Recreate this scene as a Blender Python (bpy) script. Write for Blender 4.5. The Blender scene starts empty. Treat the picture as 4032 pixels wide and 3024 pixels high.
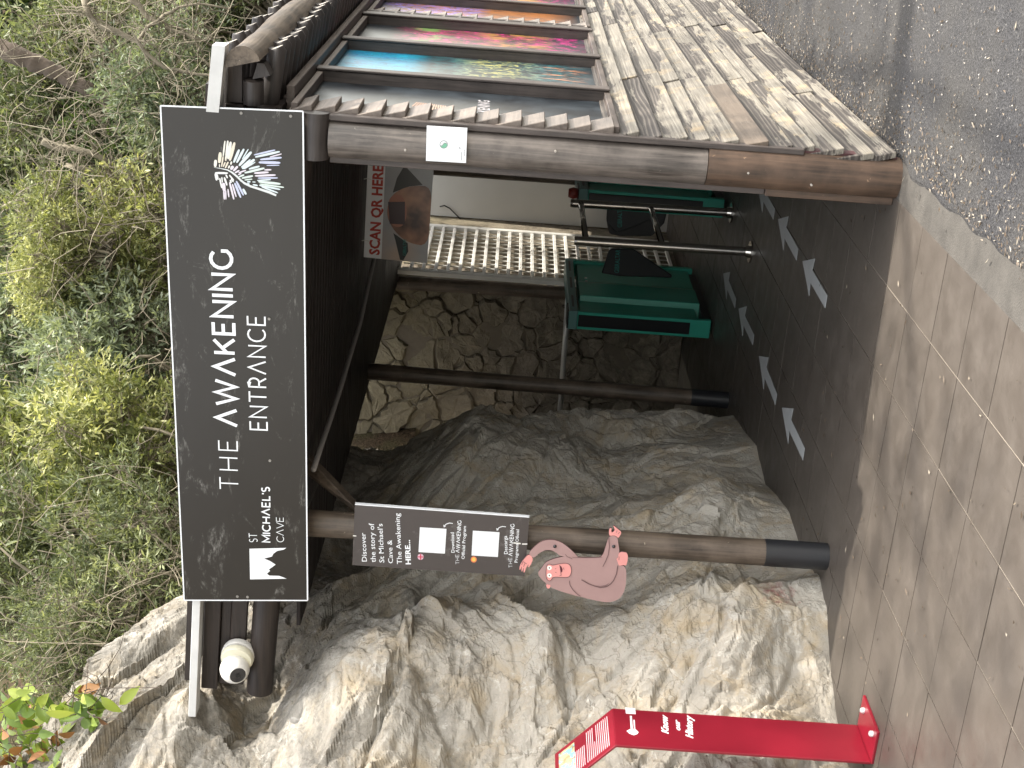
import bpy, math, random
import numpy as np
from mathutils import Vector, Matrix
random.seed(7); RS = np.random.RandomState(11)
C = bpy.context.scene.collection
SC = bpy.context.scene
# ------------------------------------------------------------------ camera (portrait photo stored on its side: world up is picture left)
F_PX, CAM_H = 5590.0, 1.6
def _rot(pitch, roll, yaw):
    cy, sy = math.cos(yaw), math.sin(yaw)
    f = np.array([sy*math.cos(pitch), cy*math.cos(pitch), math.sin(pitch)])
    r = np.array([cy, -sy, 0.0]); u = np.cross(r, f)
    r2 = math.cos(roll)*r + math.sin(roll)*u; u2 = -math.sin(roll)*r + math.cos(roll)*u
    return np.array([r2, -u2, f])
RC = _rot(math.radians(-0.9365), math.radians(4.0733), math.radians(-21.845))
O = np.array([0.0, 0.0, CAM_H])
cam = bpy.data.objects.new('camera', bpy.data.cameras.new('camera')); C.objects.link(cam)
right, up, back = RC[1], RC[0], -RC[2]
m = Matrix(((right[0], up[0], back[0], 0), (right[1], up[1], back[1], 0), (right[2], up[2], back[2], CAM_H), (0, 0, 0, 1)))
cam.matrix_world = m
cam.data.sensor_fit = 'HORIZONTAL'; cam.data.sensor_width = 36; cam.data.lens = 36*F_PX/4032
cam.data.clip_end = 500; cam.data.clip_start = 0.05
SC.camera = cam
# ------------------------------------------------------------------ light
SUN_EL, SUN_AZ = math.radians(58), math.radians(84)      # azimuth measured from +Y towards +X
w = bpy.data.worlds.new('World'); SC.world = w; w.use_nodes = True
nt = w.node_tree; nt.nodes.clear()
sky = nt.nodes.new('ShaderNodeTexSky'); sky.sky_type = 'NISHITA'; sky.sun_disc = False
sky.sun_elevation = SUN_EL; sky.sun_rotation = SUN_AZ; sky.air_density = 1.2; sky.dust_density = 2.0; sky.ozone_density = 1.0
bg = nt.nodes.new('ShaderNodeBackground'); bg.inputs[1].default_value = 0.15
ow = nt.nodes.new('ShaderNodeOutputWorld'); hs = nt.nodes.new('ShaderNodeHueSaturation'); hs.inputs['Saturation'].default_value = 0.35; nt.links.new(sky.outputs[0], hs.inputs['Color']); tn_ = nt.nodes.new('ShaderNodeMix'); tn_.data_type = 'RGBA'; tn_.blend_type = 'MULTIPLY'; tn_.inputs[0].default_value = 1.0; tn_.inputs[7].default_value = (1.06, 1.0, 0.92, 1); nt.links.new(hs.outputs[0], tn_.inputs[6]); nt.links.new(tn_.outputs[2], bg.inputs[0]); nt.links.new(bg.outputs[0], ow.inputs[0])
sl = bpy.data.lights.new('sun', 'SUN'); sl.energy = 2.0; sl.angle = math.radians(0.53); sl.color = (1.0, 0.93, 0.82)
so = bpy.data.objects.new('sun', sl); C.objects.link(so)
sd = Vector((math.cos(SUN_EL)*math.sin(SUN_AZ), math.cos(SUN_EL)*math.cos(SUN_AZ), math.sin(SUN_EL)))
so.rotation_euler = sd.to_track_quat('Z', 'Y').to_euler()
SC.view_settings.view_transform = 'Standard'; SC.view_settings.look = 'None'
SC.view_settings.gamma = 1.0; SC.view_settings.use_curve_mapping = False
SC.view_settings.exposure = 2.25
SC.cycles.max_bounces = 8; SC.cycles.diffuse_bounces = 5; SC.cycles.transparent_max_bounces = 8
SC.cycles.use_denoising = True

# ------------------------------------------------------------------ helpers
def ray(nx, ny):
    d = np.array([(3024-ny-1512)/F_PX, (nx-2016)/F_PX, 1.0]); return RC.T @ d
def onY(nx, ny, Y): d = ray(nx, ny); return O + d*(Y/d[1])
def onX(nx, ny, X): d = ray(nx, ny); return O + d*(X/d[0])
def onZ(nx, ny, Z=0.0): d = ray(nx, ny); return O + d*((Z-CAM_H)/d[2])

class NB:                                     # small node-material builder
    def __init__(s, name, rough=0.6, spec=0.5, metal=0.0):
        s.m = bpy.data.materials.new(name); s.m.use_nodes = True; s.t = s.m.node_tree
        s.b = s.t.nodes['Principled BSDF']; s.b.inputs['Roughness'].default_value = rough
        s.b.inputs['Metallic'].default_value = metal; s.b.inputs['Specular IOR Level'].default_value = spec
        s.co = None
    def n(s, kind, **kw):
        nd = s.t.nodes.new(kind)
        for k, v in kw.items(): setattr(nd, k, v)
        return nd
    def l(s, a, b): s.t.links.new(a, b)
    def coord(s, scale=(1, 1, 1), obj=True, rnd=0.0, world=False):
        if world:
            g = s.n('ShaderNodeNewGeometry'); src = g.outputs['Position']
        else:
            tc = s.n('ShaderNodeTexCoord'); src = tc.outputs['Object']
        if rnd:
            oi = s.n('ShaderNodeObjectInfo'); mu = s.n('ShaderNodeMath', operation='MULTIPLY'); s.l(oi.outputs['Random'], mu.inputs[0]); mu.inputs[1].default_value = rnd
            ad = s.n('ShaderNodeVectorMath', operation='ADD'); s.l(src, ad.inputs[0]); s.l(mu.outputs[0], ad.inputs[1]); src = ad.outputs[0]
        mp = s.n('ShaderNodeMapping'); mp.inputs['Scale'].default_value = scale; s.l(src, mp.inputs[0]); return mp.outputs[0]
    def noise(s, co, scale, detail=5, rough=0.55, dist=0.0):
        nd = s.n('ShaderNodeTexNoise'); s.l(co, nd.inputs['Vector']); nd.inputs['Scale'].default_value = scale
        nd.inputs['Detail'].default_value = detail; nd.inputs['Roughness'].default_value = rough; nd.inputs['Distortion'].default_value = dist
        return nd.outputs['Fac']
    def ramp(s, fac, stops, interp='LINEAR'):
        r = s.n('ShaderNodeValToRGB'); r.color_ramp.interpolation = interp; e = r.color_ramp.elements
        while len(e) < len(stops): e.new(0.5)
        for i, (p, c) in enumerate(stops):
            e[i].position = p
            e[i].color = (c, c, c, 1) if isinstance(c, (int, float)) else (*c, 1)
        s.l(fac, r.inputs[0]); return r.outputs[0]
    def mix(s, fac, a, b, mode='MIX'):
        x = s.n('ShaderNodeMix', data_type='RGBA', blend_type=mode)
        for v, i in ((fac, 0), (a, 6), (b, 7)):
            if isinstance(v, (int, float)): x.inputs[i].default_value = v
            elif isinstance(v, tuple): x.inputs[i].default_value = (*v, 1)
            else: s.l(v, x.inputs[i])
        return x.outputs[2]
    def math(s, op, a, b=0.0):
        x = s.n('ShaderNodeMath', operation=op)
        for v, i in ((a, 0), (b, 1)):
            if isinstance(v, (int, float)): x.inputs[i].default_value = v
            else: s.l(v, x.inputs[i])
        return x.outputs[0]
    def col(s, c):
        if isinstance(c, tuple): s.b.inputs['Base Color'].default_value = (*c, 1)
        else: s.l(c, s.b.inputs['Base Color'])
        return s
    def bump(s, h, strength=0.3, dist=0.01):
        b = s.n('ShaderNodeBump'); b.inputs['Strength'].default_value = strength; b.inputs['Distance'].default_value = dist
        s.l(h, b.inputs['Height']); s.l(b.outputs[0], s.b.inputs['Normal']); return s
    def rough(s, v): s.l(v, s.b.inputs['Roughness']); return s

def wood(name, dark, light, axis=1, rough=0.5, fine=60, amount=0.5, bump=0.35, wear=None, rnd=13.0, world=False, spec=0.4):
    n = NB(name, rough, spec); sc = [fine, fine, fine]; sc[axis] = fine*0.05
    co = n.coord(tuple(sc), rnd=rnd, world=world); g = n.noise(co, 1.0, 5, 0.6, 0.6)
    co2 = n.coord((3, 3, 3), rnd=rnd, world=world); b = n.noise(co2, 1.6, 5, 0.6)
    c = n.mix(n.ramp(g, [(0.35, 0.0), (0.7, 1.0)]), dark, light)
    c = n.mix(n.math('MULTIPLY', n.ramp(b, [(0.4, 0.0), (0.75, 1.0)]), amount), c, tuple(min(1, v*1.7) for v in light))
    if wear:
        wco = n.coord((9, 9, 9), rnd=rnd, world=world); q = n.noise(wco, 3.0, 6, 0.7)
        c = n.mix(n.ramp(q, [(0.66, 0.0), (0.7, 1.0)]), c, wear)
    n.col(c); n.bump(g, bump, 0.004)
    n.rough(n.ramp(b, [(0.2, rough-0.12), (0.8, rough+0.15)]))
    return n.m

def plain(name, c, rough=0.5, metal=0.0, spec=0.5, grime=0.25, scale=6.0, bump=0.0):
    n = NB(name, rough, spec, metal); co = n.coord((1, 1, 1)); f = n.noise(co, scale, 6, 0.65)
    n.col(n.mix(n.ramp(f, [(0.35, 0.0), (0.8, grime)]), c, tuple(v*0.55 for v in c)))
    if bump: n.bump(n.noise(co, scale*14, 4), bump, 0.003)
    return n.m

M = {}
M['beam'] = wood('dark_stained_wood', (0.012, 0.009, 0.008), (0.034, 0.025, 0.021), axis=0, rough=0.5, amount=0.3)
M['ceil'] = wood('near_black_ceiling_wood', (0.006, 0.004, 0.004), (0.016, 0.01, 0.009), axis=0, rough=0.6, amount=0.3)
M['post'] = wood('stained_log_wood', (0.03, 0.022, 0.017), (0.105, 0.082, 0.062), axis=2, rough=0.46, amount=0.7, wear=(0.32, 0.27, 0.2), bump=0.5)
M['postnear'] = wood('shiny_log_wood', (0.024, 0.02, 0.018), (0.14, 0.12, 0.105), axis=2, rough=0.4, amount=0.6, wear=(0.2, 0.18, 0.15), spec=0.6)
M['postlow'] = wood('brown_log_wood', (0.03, 0.021, 0.016), (0.095, 0.06, 0.04), axis=2, rough=0.42, amount=0.7, wear=(0.3, 0.2, 0.13), spec=0.5)
M['trimwood'] = wood('grey_brown_trim_wood', (0.05, 0.04, 0.035), (0.11, 0.09, 0.078), axis=1, rough=0.55, amount=0.6)
M['vtrim'] = wood('grey_brown_upright_wood', (0.03, 0.025, 0.023), (0.075, 0.062, 0.056), axis=2, rough=0.5, amount=0.5)
M['edge_log'] = wood('weathered_grey_log', (0.04, 0.032, 0.025), (0.13, 0.105, 0.08), axis=1, rough=0.7, amount=0.7, wear=(0.3, 0.26, 0.2), bump=0.6)
M['pole'] = wood('dark_pole_wood', (0.02, 0.017, 0.016), (0.05, 0.043, 0.04), axis=0, rough=0.5, amount=0.4)
M['cut_end'] = plain('pale_sawn_end', (0.38, 0.35, 0.31), 0.8)
M['cap'] = plain('black_rubber_cap', (0.018, 0.019, 0.022), 0.42, grime=0.5, bump=0.2)
M['white_metal'] = plain('white_painted_metal', (0.62, 0.63, 0.62), 0.4, grime=0.35, scale=9)
M['steel'] = plain('polished_steel', (0.55, 0.53, 0.5), 0.16, metal=1.0, grime=0.2)
M['alu'] = plain('brushed_aluminium', (0.62, 0.62, 0.61), 0.38, metal=0.45, grime=0.3)
M['green'] = plain('teal_green_metal', (0.03, 0.32, 0.235), 0.38, grime=0.3, scale=3)
M['greengrey'] = plain('grey_green_lid', (0.1, 0.22, 0.21), 0.4, grime=0.3)
M['black'] = plain('black_plastic', (0.008, 0.009, 0.011), 0.35, grime=0.2)
M['teal_text'] = plain('teal_print', (0.015, 0.22, 0.19), 0.5, grime=0.1)
M['white_print'] = plain('white_print', (0.74, 0.77, 0.8), 0.45, grime=0.12, scale=30)
M['white_plastic'] = plain('white_plastic', (0.75, 0.74, 0.7), 0.3, grime=0.5, scale=25)
M['yellowed'] = plain('yellowed_plastic', (0.66, 0.64, 0.5), 0.4, grime=0.4)
M['glass_dark'] = plain('dark_lens', (0.012, 0.013, 0.018), 0.08, spec=0.8, grime=0.1)
M['red_text'] = plain('red_print', (0.42, 0.035, 0.02), 0.5, grime=0.1)
M['red_paint'] = plain('red_painted_steel', (0.21, 0.010, 0.022), 0.32, grime=0.3, scale=4, bump=0.05)
M['red_edge'] = plain('dark_red_edge', (0.13, 0.012, 0.015), 0.5)
M['pink_text'] = plain('pale_pink_print', (0.72, 0.5, 0.52), 0.5, grime=0.1)
M['conduit'] = plain('grey_conduit', (0.3, 0.29, 0.28), 0.45)
M['redthing'] = plain('dull_red_plastic', (0.2, 0.03, 0.02), 0.5); M['maroon'] = plain('maroon_stain', (0.06, 0.02, 0.022), 0.6)
M['grey_line'] = plain('grey_print', (0.2, 0.21, 0.22), 0.5, grime=0)
M['mint'] = plain('green_print', (0.16, 0.42, 0.28), 0.5, grime=0)

def mesh_np(name, V, Fq, mat, parent=None, smooth=True, attr=None):
    me = bpy.data.meshes.new(name); V = np.asarray(V, np.float32); Fq = np.asarray(Fq, np.int32)
    k = Fq.shape[1]; nf = len(Fq)
    me.vertices.add(len(V)); me.vertices.foreach_set('co', V.ravel())
    me.loops.add(nf*k); me.loops.foreach_set('vertex_index', Fq.ravel())
    me.polygons.add(nf); me.polygons.foreach_set('loop_start', np.arange(0, nf*k, k, dtype=np.int32))
    me.polygons.foreach_set('loop_total', np.full(nf, k, np.int32))
    me.polygons.foreach_set('use_smooth', np.full(nf, smooth, bool))
    if attr is not None:
        a = me.attributes.new('tint', 'FLOAT', 'POINT'); a.data.foreach_set('value', np.asarray(attr, np.float32))
    me.update(calc_edges=True); me.validate()
    me.materials.append(mat)
    o = bpy.data.objects.new(name, me); C.objects.link(o)
    if parent: o.parent = parent
    return o

class MB:
    def __init__(s): s.v = []; s.f = []; s.mi = []
    def add(s, vs, fs, mi=0):
        b = len(s.v); s.v += [tuple(map(float, v)) for v in vs]
        for f in fs: s.f.append(tuple(i+b for i in f)); s.mi.append(mi)
        return s
    def box(s, lo, hi, mi=0, jit=0.0):
        x0, y0, z0 = lo; x1, y1, z1 = hi
        vs = [(x0, y0, z0), (x1, y0, z0), (x1, y1, z0), (x0, y1, z0), (x0, y0, z1), (x1, y0, z1), (x1, y1, z1), (x0, y1, z1)]
        if jit: vs = [tuple(c+random.uniform(-jit, jit) for c in v) for v in vs]
        return s.add(vs, [(0, 3, 2, 1), (4, 5, 6, 7), (0, 1, 5, 4), (1, 2, 6, 5), (2, 3, 7, 6), (3, 0, 4, 7)], mi)
    def prism(s, poly, ext, mi=0, mi_side=None):
        poly = [np.array(p, float) for p in poly]; ext = np.array(ext, float); n = len(poly)
        s.add(poly+[p+ext for p in poly], [tuple(range(n))], mi)
        b = len(s.v)-2*n
        s.f.append(tuple(b+n+i for i in reversed(range(n)))); s.mi.append(mi)
        for i in range(n):
            j = (i+1) % n; s.f.append((b+i, b+n+i, b+n+j, b+j)); s.mi.append(mi if mi_side is None else mi_side)
        return s
    def tube(s, pts, rad, n=10, caps=True, mi=0, squash=None):
        pts = [np.array(p, float) for p in pts]; rad = rad if isinstance(rad, (list, tuple)) else [rad]*len(pts)
        b = len(s.v); prev = None
        for i, p in enumerate(pts):
            d = pts[min(i+1, len(pts)-1)]-pts[max(i-1, 0)]; d /= (np.linalg.norm(d)+1e-12)
            a = np.cross(d, (0, 0, 1)) if abs(d[2]) < 0.9 else np.cross(d, (1, 0, 0))
            if prev is not None:
                a = prev-d*(prev@d)
            a /= np.linalg.norm(a); prev = a; c = np.cross(d, a)
            for k in range(n):
                t = 2*math.pi*k/n; s.v.append(tuple(p+rad[i]*(math.cos(t)*a+math.sin(t)*c)))
        for i in range(len(pts)-1):
            for k in range(n):
                k2 = (k+1) % n; s.f.append((b+i*n+k, b+i*n+k2, b+(i+1)*n+k2, b+(i+1)*n+k)); s.mi.append(mi)
        if caps:
            s.f.append(tuple(b+k for k in reversed(range(n)))); s.mi.append(mi)
            e = b+(len(pts)-1)*n; s.f.append(tuple(e+k for k in range(n))); s.mi.append(mi)
        return s
    def ribbon(s, pts, w, nrm, mi=0):                # flat stroke of width w lying in the plane with normal nrm
        pts = [np.array(p, float) for p in pts]; nrm = np.array(nrm, float); n = len(pts)
        ws = w if isinstance(w, (list, tuple)) else [w]*n; L = []; R_ = []
        for i in range(n):
            d0 = pts[i]-pts[i-1] if i else pts[1]-pts[0]; d1 = pts[i+1]-pts[i] if i < n-1 else pts[-1]-pts[-2]
            d0 = d0/(np.linalg.norm(d0)+1e-12); d1 = d1/(np.linalg.norm(d1)+1e-12)
            t = d0+d1; t /= (np.linalg.norm(t)+1e-12); a = np.cross(nrm, t); c = max(0.4, abs(float(t@d1)))
            L.append(pts[i]+a*ws[i]/2/c); R_.append(pts[i]-a*ws[i]/2/c)
        b = len(s.v); s.v += [tuple(p) for p in L]+[tuple(p) for p in R_]
        for i in range(n-1): s.f.append((b+i, b+i+1, b+n+i+1, b+n+i)); s.mi.append(mi)
        return s
    def build(s, name, mats, parent=None, smooth=False, bevel=0.0, seg=1, angle=None):
        me = bpy.data.meshes.new(name); me.from_pydata(s.v, [], s.f)
        for mm in (mats if isinstance(mats, (list, tuple)) else [mats]): me.materials.append(mm)
        me.polygons.foreach_set('material_index', s.mi)
        me.polygons.foreach_set('use_smooth', [smooth]*len(s.f)); me.update()
        o = bpy.data.objects.new(name, me); C.objects.link(o)
        if parent: o.parent = parent
        if bevel:
            md = o.modifiers.new('bevel', 'BEVEL'); md.width = bevel; md.segments = seg; md.limit_method = 'ANGLE'
        if angle and smooth:
            try: me.set_sharp_from_angle(angle=math.radians(angle))
            except Exception: pass
        return o

def thing(name, label, cat, loc=(0, 0, 0), group=None, kind=None):
    o = bpy.data.objects.new(name, None); C.objects.link(o); o.location = loc; o.empty_display_size = 0.1
    return tag(o, label, cat, group, kind)
def tag(o, label=None, cat=None, group=None, kind=None):
    if label: o['label'] = label
    if cat: o['category'] = cat
    if group: o['group'] = group
    if kind: o['kind'] = kind
    return o
def reparent_world(o, p):                       # parent built in world space under an Empty that has a location
    o.parent = p; o.matrix_parent_inverse = Matrix.Translation(-Vector(p.location)); return o
class T:                                        # thing whose parts are modelled in world coordinates
    def __init__(s, name, label, cat, loc, group=None): s.o = thing(name, label, cat, loc, group); s.loc = loc
    def part(s, mb, name, mats, parent=None, **kw):
        o = mb.build(name, mats, None, **kw)
        return reparent_world(o, s.o) if parent is None else _sub(o, parent)
def _sub(o, parent):
    o.parent = parent; o.matrix_parent_inverse = parent_world(parent).inverted(); return o
def parent_world(p):
    m = Matrix.Translation(p.location)
    q = p
    mat = q.matrix_basis.copy()
    while q.parent: mat = q.parent.matrix_basis @ q.matrix_parent_inverse @ mat; q = q.parent
    return mat

# ---- lettering
def glyph(ch):
    def arc(cx, cy, rx, ry, a0, a1, n=12): return [(cx+rx*math.cos(math.radians(a0+(a1-a0)*i/n)), cy+ry*math.sin(math.radians(a0+(a1-a0)*i/n))) for i in range(n+1)]
    G = {
     'T': (0.8, [[(0, 1), (0.8, 1)], [(0.4, 1), (0.4, 0)]]), 'H': (0.8, [[(0, 0), (0, 1)], [(0.8, 0), (0.8, 1)], [(0, .5), (0.8, .5)]]),
     'E': (0.62, [[(0.62, 1), (0, 1), (0, 0), (0.62, 0)], [(0, .52), (0.55, .52)]]), 'A': (0.9, [[(0, 0), (0.45, 1), (0.9, 0)]]),
     'V': (0.9, [[(0, 1), (0.45, 0), (0.9, 1)]]), 'W': (1.35, [[(0, 1), (0.34, 0), (0.675, 1), (1.01, 0), (1.35, 1)]]),
     'K': (0.72, [[(0, 0), (0, 1)], [(0.72, 1), (0.03, 0.4)], [(0.25, 0.6), (0.75, 0)]]), 'N': (0.8, [[(0, 0), (0, 1), (0.8, 0), (0.8, 1)]]),
     'I': (0.0, [[(0, 0), (0, 1)]]), 'G': (0.92, [arc(.5, .5, .5, .5, 45, 325)+[(0.92, 0.22), (0.92, 0.5)]]),
     'R': (0.66, [[(0, 0), (0, 1), (0.36, 1)]+arc(.36, .71, .28, .29, 90, -90)+[(0, .42)], [(0.35, .42), (0.66, 0)]]),
     'C': (0.86, [arc(.5, .5, .5, .5, 45, 315)]), 'S': (0.6, [arc(.3, .75, .27, .25, 40, 270, 10)+arc(.3, .25, .29, .25, 85, -140, 10)]),
     'M': (0.95, [[(0, 0), (0, 1), (0.475, 0.25), (0.95, 1), (0.95, 0)]]), 'L': (0.58, [[(0, 1), (0, 0), (0.58, 0)]]),
     "'": (0.0, [[(0, 1), (0, 0.75)]]), ' ': (0.3, [])}
    return G[ch]
def stroke_text(txt, p0, p1, ptop, nrm, weight, gap=0.28):
    """p0 baseline start, p1 baseline end, ptop top of first letter (world points)."""
    p0, p1, ptop = (np.array(p, float) for p in (p0, p1, ptop)); h = np.linalg.norm(ptop-p0); X = p1-p0; Wd = np.linalg.norm(X); X = X/Wd; Y_ = (ptop-p0)-X*((ptop-p0)@X); Y_ /= np.linalg.norm(Y_)
    adv = 0; pos = []
    for ch in txt: pos.append(adv); adv += glyph(ch)[0]+gap
    tot = adv-gap; sx = Wd/tot; mb = MB(); k = 0; nrm = np.array(nrm, float)
    for ch, a in zip(txt, pos):
        for st in glyph(ch)[1]:
            mb.ribbon([p0+X*(a+x)*sx+Y_*y*h+nrm*0.00018*(k % 4) for x, y in st], weight*h, nrm); k += 1
    return mb
def text_mesh(txt, p0, p1, ptop, nrm, bold=0.0, shear=0.0):
    cu = bpy.data.curves.new('lettering', 'FONT'); cu.body = txt; cu.size = 1; cu.offset = bold; cu.shear = shear; cu.resolution_u = 2
    ob = bpy.data.objects.new('lettering', cu); C.objects.link(ob)
    dg = bpy.context.evaluated_depsgraph_get(); me = bpy.data.meshes.new_from_object(ob.evaluated_get(dg)); bpy.data.objects.remove(ob); bpy.data.curves.remove(cu)
    V = np.array([v.co[:] for v in me.vertices]); x0, x1 = V[:, 0].min(), V[:, 0].max(); y1 = V[:, 1].max()
    p0, p1, ptop = (np.array(p, float) for p in (p0, p1, ptop)); h = np.linalg.norm(ptop-p0); Wd = np.linalg.norm(p1-p0); X = (p1-p0)/Wd; Y_ = (ptop-p0)-X*((ptop-p0)@X); Y_ /= np.linalg.norm(Y_)
    mb = MB(); cap = 0.73
    mb.v = [tuple(p0+X*(v[0]-x0)/(x1-x0)*Wd+Y_*v[1]/cap*h) for v in V]
    mb.f = [tuple(p.vertices) for p in me.polygons]; mb.mi = [0]*len(mb.f); bpy.data.meshes.remove(me)
    return mb

# ---- vector noise
def _h(ix, iy, iz, seed):
    n = (ix.astype(np.int64)*374761393+iy.astype(np.int64)*668265263+iz.astype(np.int64)*2147483647+seed*1274126177) & 0xffffffff
    n = ((n ^ (n >> 13))*1274126177) & 0xffffffff; n = (n ^ (n >> 16)) & 0xffffffff
    n = (n*2246822519) & 0xffffffff; n ^= n >> 15
    return (n & 0xffffff)/float(0xffffff)
def vnoise(P, seed=0):
    i = np.floor(P).astype(np.int64); f = P-i; f = f*f*f*(f*(f*6-15)+10); r = 0
    for a in (0, 1):
        for b in (0, 1):
            for c in (0, 1):
                wt = (f[:, 0] if a else 1-f[:, 0])*(f[:, 1] if b else 1-f[:, 1])*(f[:, 2] if c else 1-f[:, 2])
                r = r+wt*_h(i[:, 0]+a, i[:, 1]+b, i[:, 2]+c, seed)
    return r*2-1
def fbm(P, oct=5, seed=0, gain=0.5, ridged=False):
    r = 0; a = 1; t = 0
    for k in range(oct):
        n = vnoise(P*(2.03**k)+k*7.3, seed+k)
        if ridged: n = 1-2*np.abs(n)
        r = r+a*n; t += a; a *= gain
    return r/t
def facets(A, B, size, seed, band=0.28):
    """tilted facets of a 2D cell pattern, joined by steep ledges; returns displacement and distance to the border"""
    u, v = A/size, B/size; iu, iv = np.floor(u).astype(np.int64), np.floor(v).astype(np.int64)
    d1 = np.full(u.shape, 9.0); d2 = np.full(u.shape, 9.0); v1 = np.zeros(u.shape); v2 = np.zeros(u.shape)
    for a in (-1, 0, 1):
        for b in (-1, 0, 1):
            cu_, cv = iu+a, iv+b; z = np.zeros_like(cu_)
            px, py = cu_+_h(cu_, cv, z, seed), cv+_h(cu_, cv, z+1, seed)
            d = np.hypot(u-px, v-py)
            hgt = _h(cu_, cv, z+2, seed)-0.5; gx = (_h(cu_, cv, z+3, seed)-0.5)*2; gy = (_h(cu_, cv, z+4, seed)-0.5)*2
            val = hgt+gx*(u-px)+gy*(v-py); n1 = d < d1; n2 = (~n1) & (d < d2)
            v2 = np.where(n1, v1, np.where(n2, val, v2)); d2 = np.where(n1, d1, np.where(n2, d, d2))
            v1 = np.where(n1, val, v1); d1 = np.where(n1, d, d1)
    t = np.clip((d2-d1)/band, 0, 1); t = t*t*(3-2*t)
    return v1*(0.5+0.5*t)+v2*(0.5-0.5*t), d2-d1

# ================================================================== GROUND
n = NB('asphalt', 0.85, 0.3); co = n.coord(world=True); a = n.noise(co, 150, 3, 0.8); b = n.noise(co, 1.6, 4); c_ = n.noise(co, 90, 3, 0.6)
c = n.mix(n.ramp(a, [(0.38, 0.0), (0.62, 1.0)]), (0.010, 0.010, 0.011), (0.062, 0.062, 0.066))
c = n.mix(n.ramp(c_, [(0.62, 0.0), (0.7, 0.7)]), c, (0.2, 0.195, 0.185)); c = n.mix(n.ramp(b, [(0.4, 0.0), (0.75, 0.5)]), c, (0.075, 0.07, 0.06))
n.col(c).bump(n.math('ADD', a, c_), 0.9, 0.006); M['asphalt'] = n.m
n = NB('rough_concrete', 0.8, 0.3); co = n.coord(world=True); a = n.noise(co, 8, 8, 0.7); b = n.noise(co, 140, 3)
n.col(n.mix(n.ramp(a, [(0.3, 0.0), (0.75, 1.0)]), (0.045, 0.042, 0.038), (0.09, 0.084, 0.075))).bump(n.math('ADD', a, b), 0.5, 0.005); M['concrete'] = n.m
n = NB('brown_porcelain_tile', 0.42, 0.45); co = n.coord((1, 1, 1), world=True); a = n.noise(co, 7, 7, 0.65); b = n.noise(co, 120, 3, 0.6)
oi = n.n('ShaderNodeObjectInfo')
c = n.mix(n.ramp(a, [(0.3, 0.0), (0.75, 1.0)]), (0.058, 0.050, 0.043), (0.092, 0.080, 0.069)); c = n.mix(n.ramp(b, [(0.4, 0.0), (0.7, 0.4)]), c, (0.068, 0.057, 0.048))
c = n.mix(n.math('MULTIPLY', oi.outputs['Random'], 0.3), c, (0.085, 0.072, 0.06)); n.col(c).bump(b, 0.15, 0.002)
n.rough(n.ramp(a, [(0.3, 0.34), (0.8, 0.6)])); M['tile'] = n.m
M['grout'] = plain('pale_grout', (0.3, 0.265, 0.22), 0.9, scale=14, grime=0.7)

mb = MB(); mb.add([(-40, -30, -0.03), (60, -30, -0.03), (60, 90, -0.03), (-40, 90, -0.03)], [(0, 1, 2, 3)])
tag(mb.build('ground', M['concrete']), 'plain ground sheet beneath the paving and the road', None, kind='structure')
# asphalt with a ragged edge beside the concrete strip
ys = np.arange(-6, 30, 0.035); ex = np.interp(ys, [-6, 4.1, 4.8, 5.3, 5.5, 5.6, 7, 9.8, 30], [-1.16, -1.185, -1.20, -1.21, -1.23, -1.2, -1.2, -1.2, -1.2])
ex = ex+fbm(np.c_[ys*6, ys*0, ys*0], 4, 3)*0.022
V = [(x, y, -0.002) for x, y in zip(ex, ys)]+[(x+0.02, y, 0.005) for x, y in zip(ex, ys)]+[(12, y, 0.005) for y in ys]
N_ = len(ys); Fq = [(i+1, i, N_+i, N_+i+1) for i in range(N_-1)]+[(N_+i+1, N_+i, 2*N_+i, 2*N_+i+1) for i in range(N_-1)]
o = mesh_np('asphalt_road', V, Fq, M['asphalt'], smooth=False); tag(o, 'grey coarse asphalt road strewn with dry leaf litter', None, kind='structure')
mb = MB(); mb.box((-1.34, -6, -0.06), (-1.12, 5.69, 0.0)); mb.box((-1.3, 5.69, -0.06), (-1.05, 14, 0.0))
tag(mb.build('concrete_strip', M['concrete']), 'narrow rough concrete strip between brown tiles and asphalt', None, kind='structure')
mb = MB(); mb.box((-7.5, -6, -0.08), (-1.34, 14, -0.0035)); floor = mb.build('tiled_floor', M['grout']); tag(floor, 'brown tiled walkway with pale grout joints', None, kind='structure')
SP = 0.3463; tm = None
for i in range(8):
    for j in range(31):
        x1 = -1.337-SP*i; y0 = 2.81+SP*j
        if tm is None:
            t = MB(); g = 0.0027; t.box((-SP+g, g, -0.006), (-g, SP-g, 0.0)); o = t.build('tile', M['tile'], floor); tm = o.data
        else:
            o = bpy.data.objects.new('tile', tm); C.objects.link(o); o.parent = floor
        o.location = (x1, y0, random.uniform(-0.0007, 0.0007)); o.rotation_euler = (random.uniform(-.0012, .0012), random.uniform(-.0012, .0012), 0)

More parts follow.
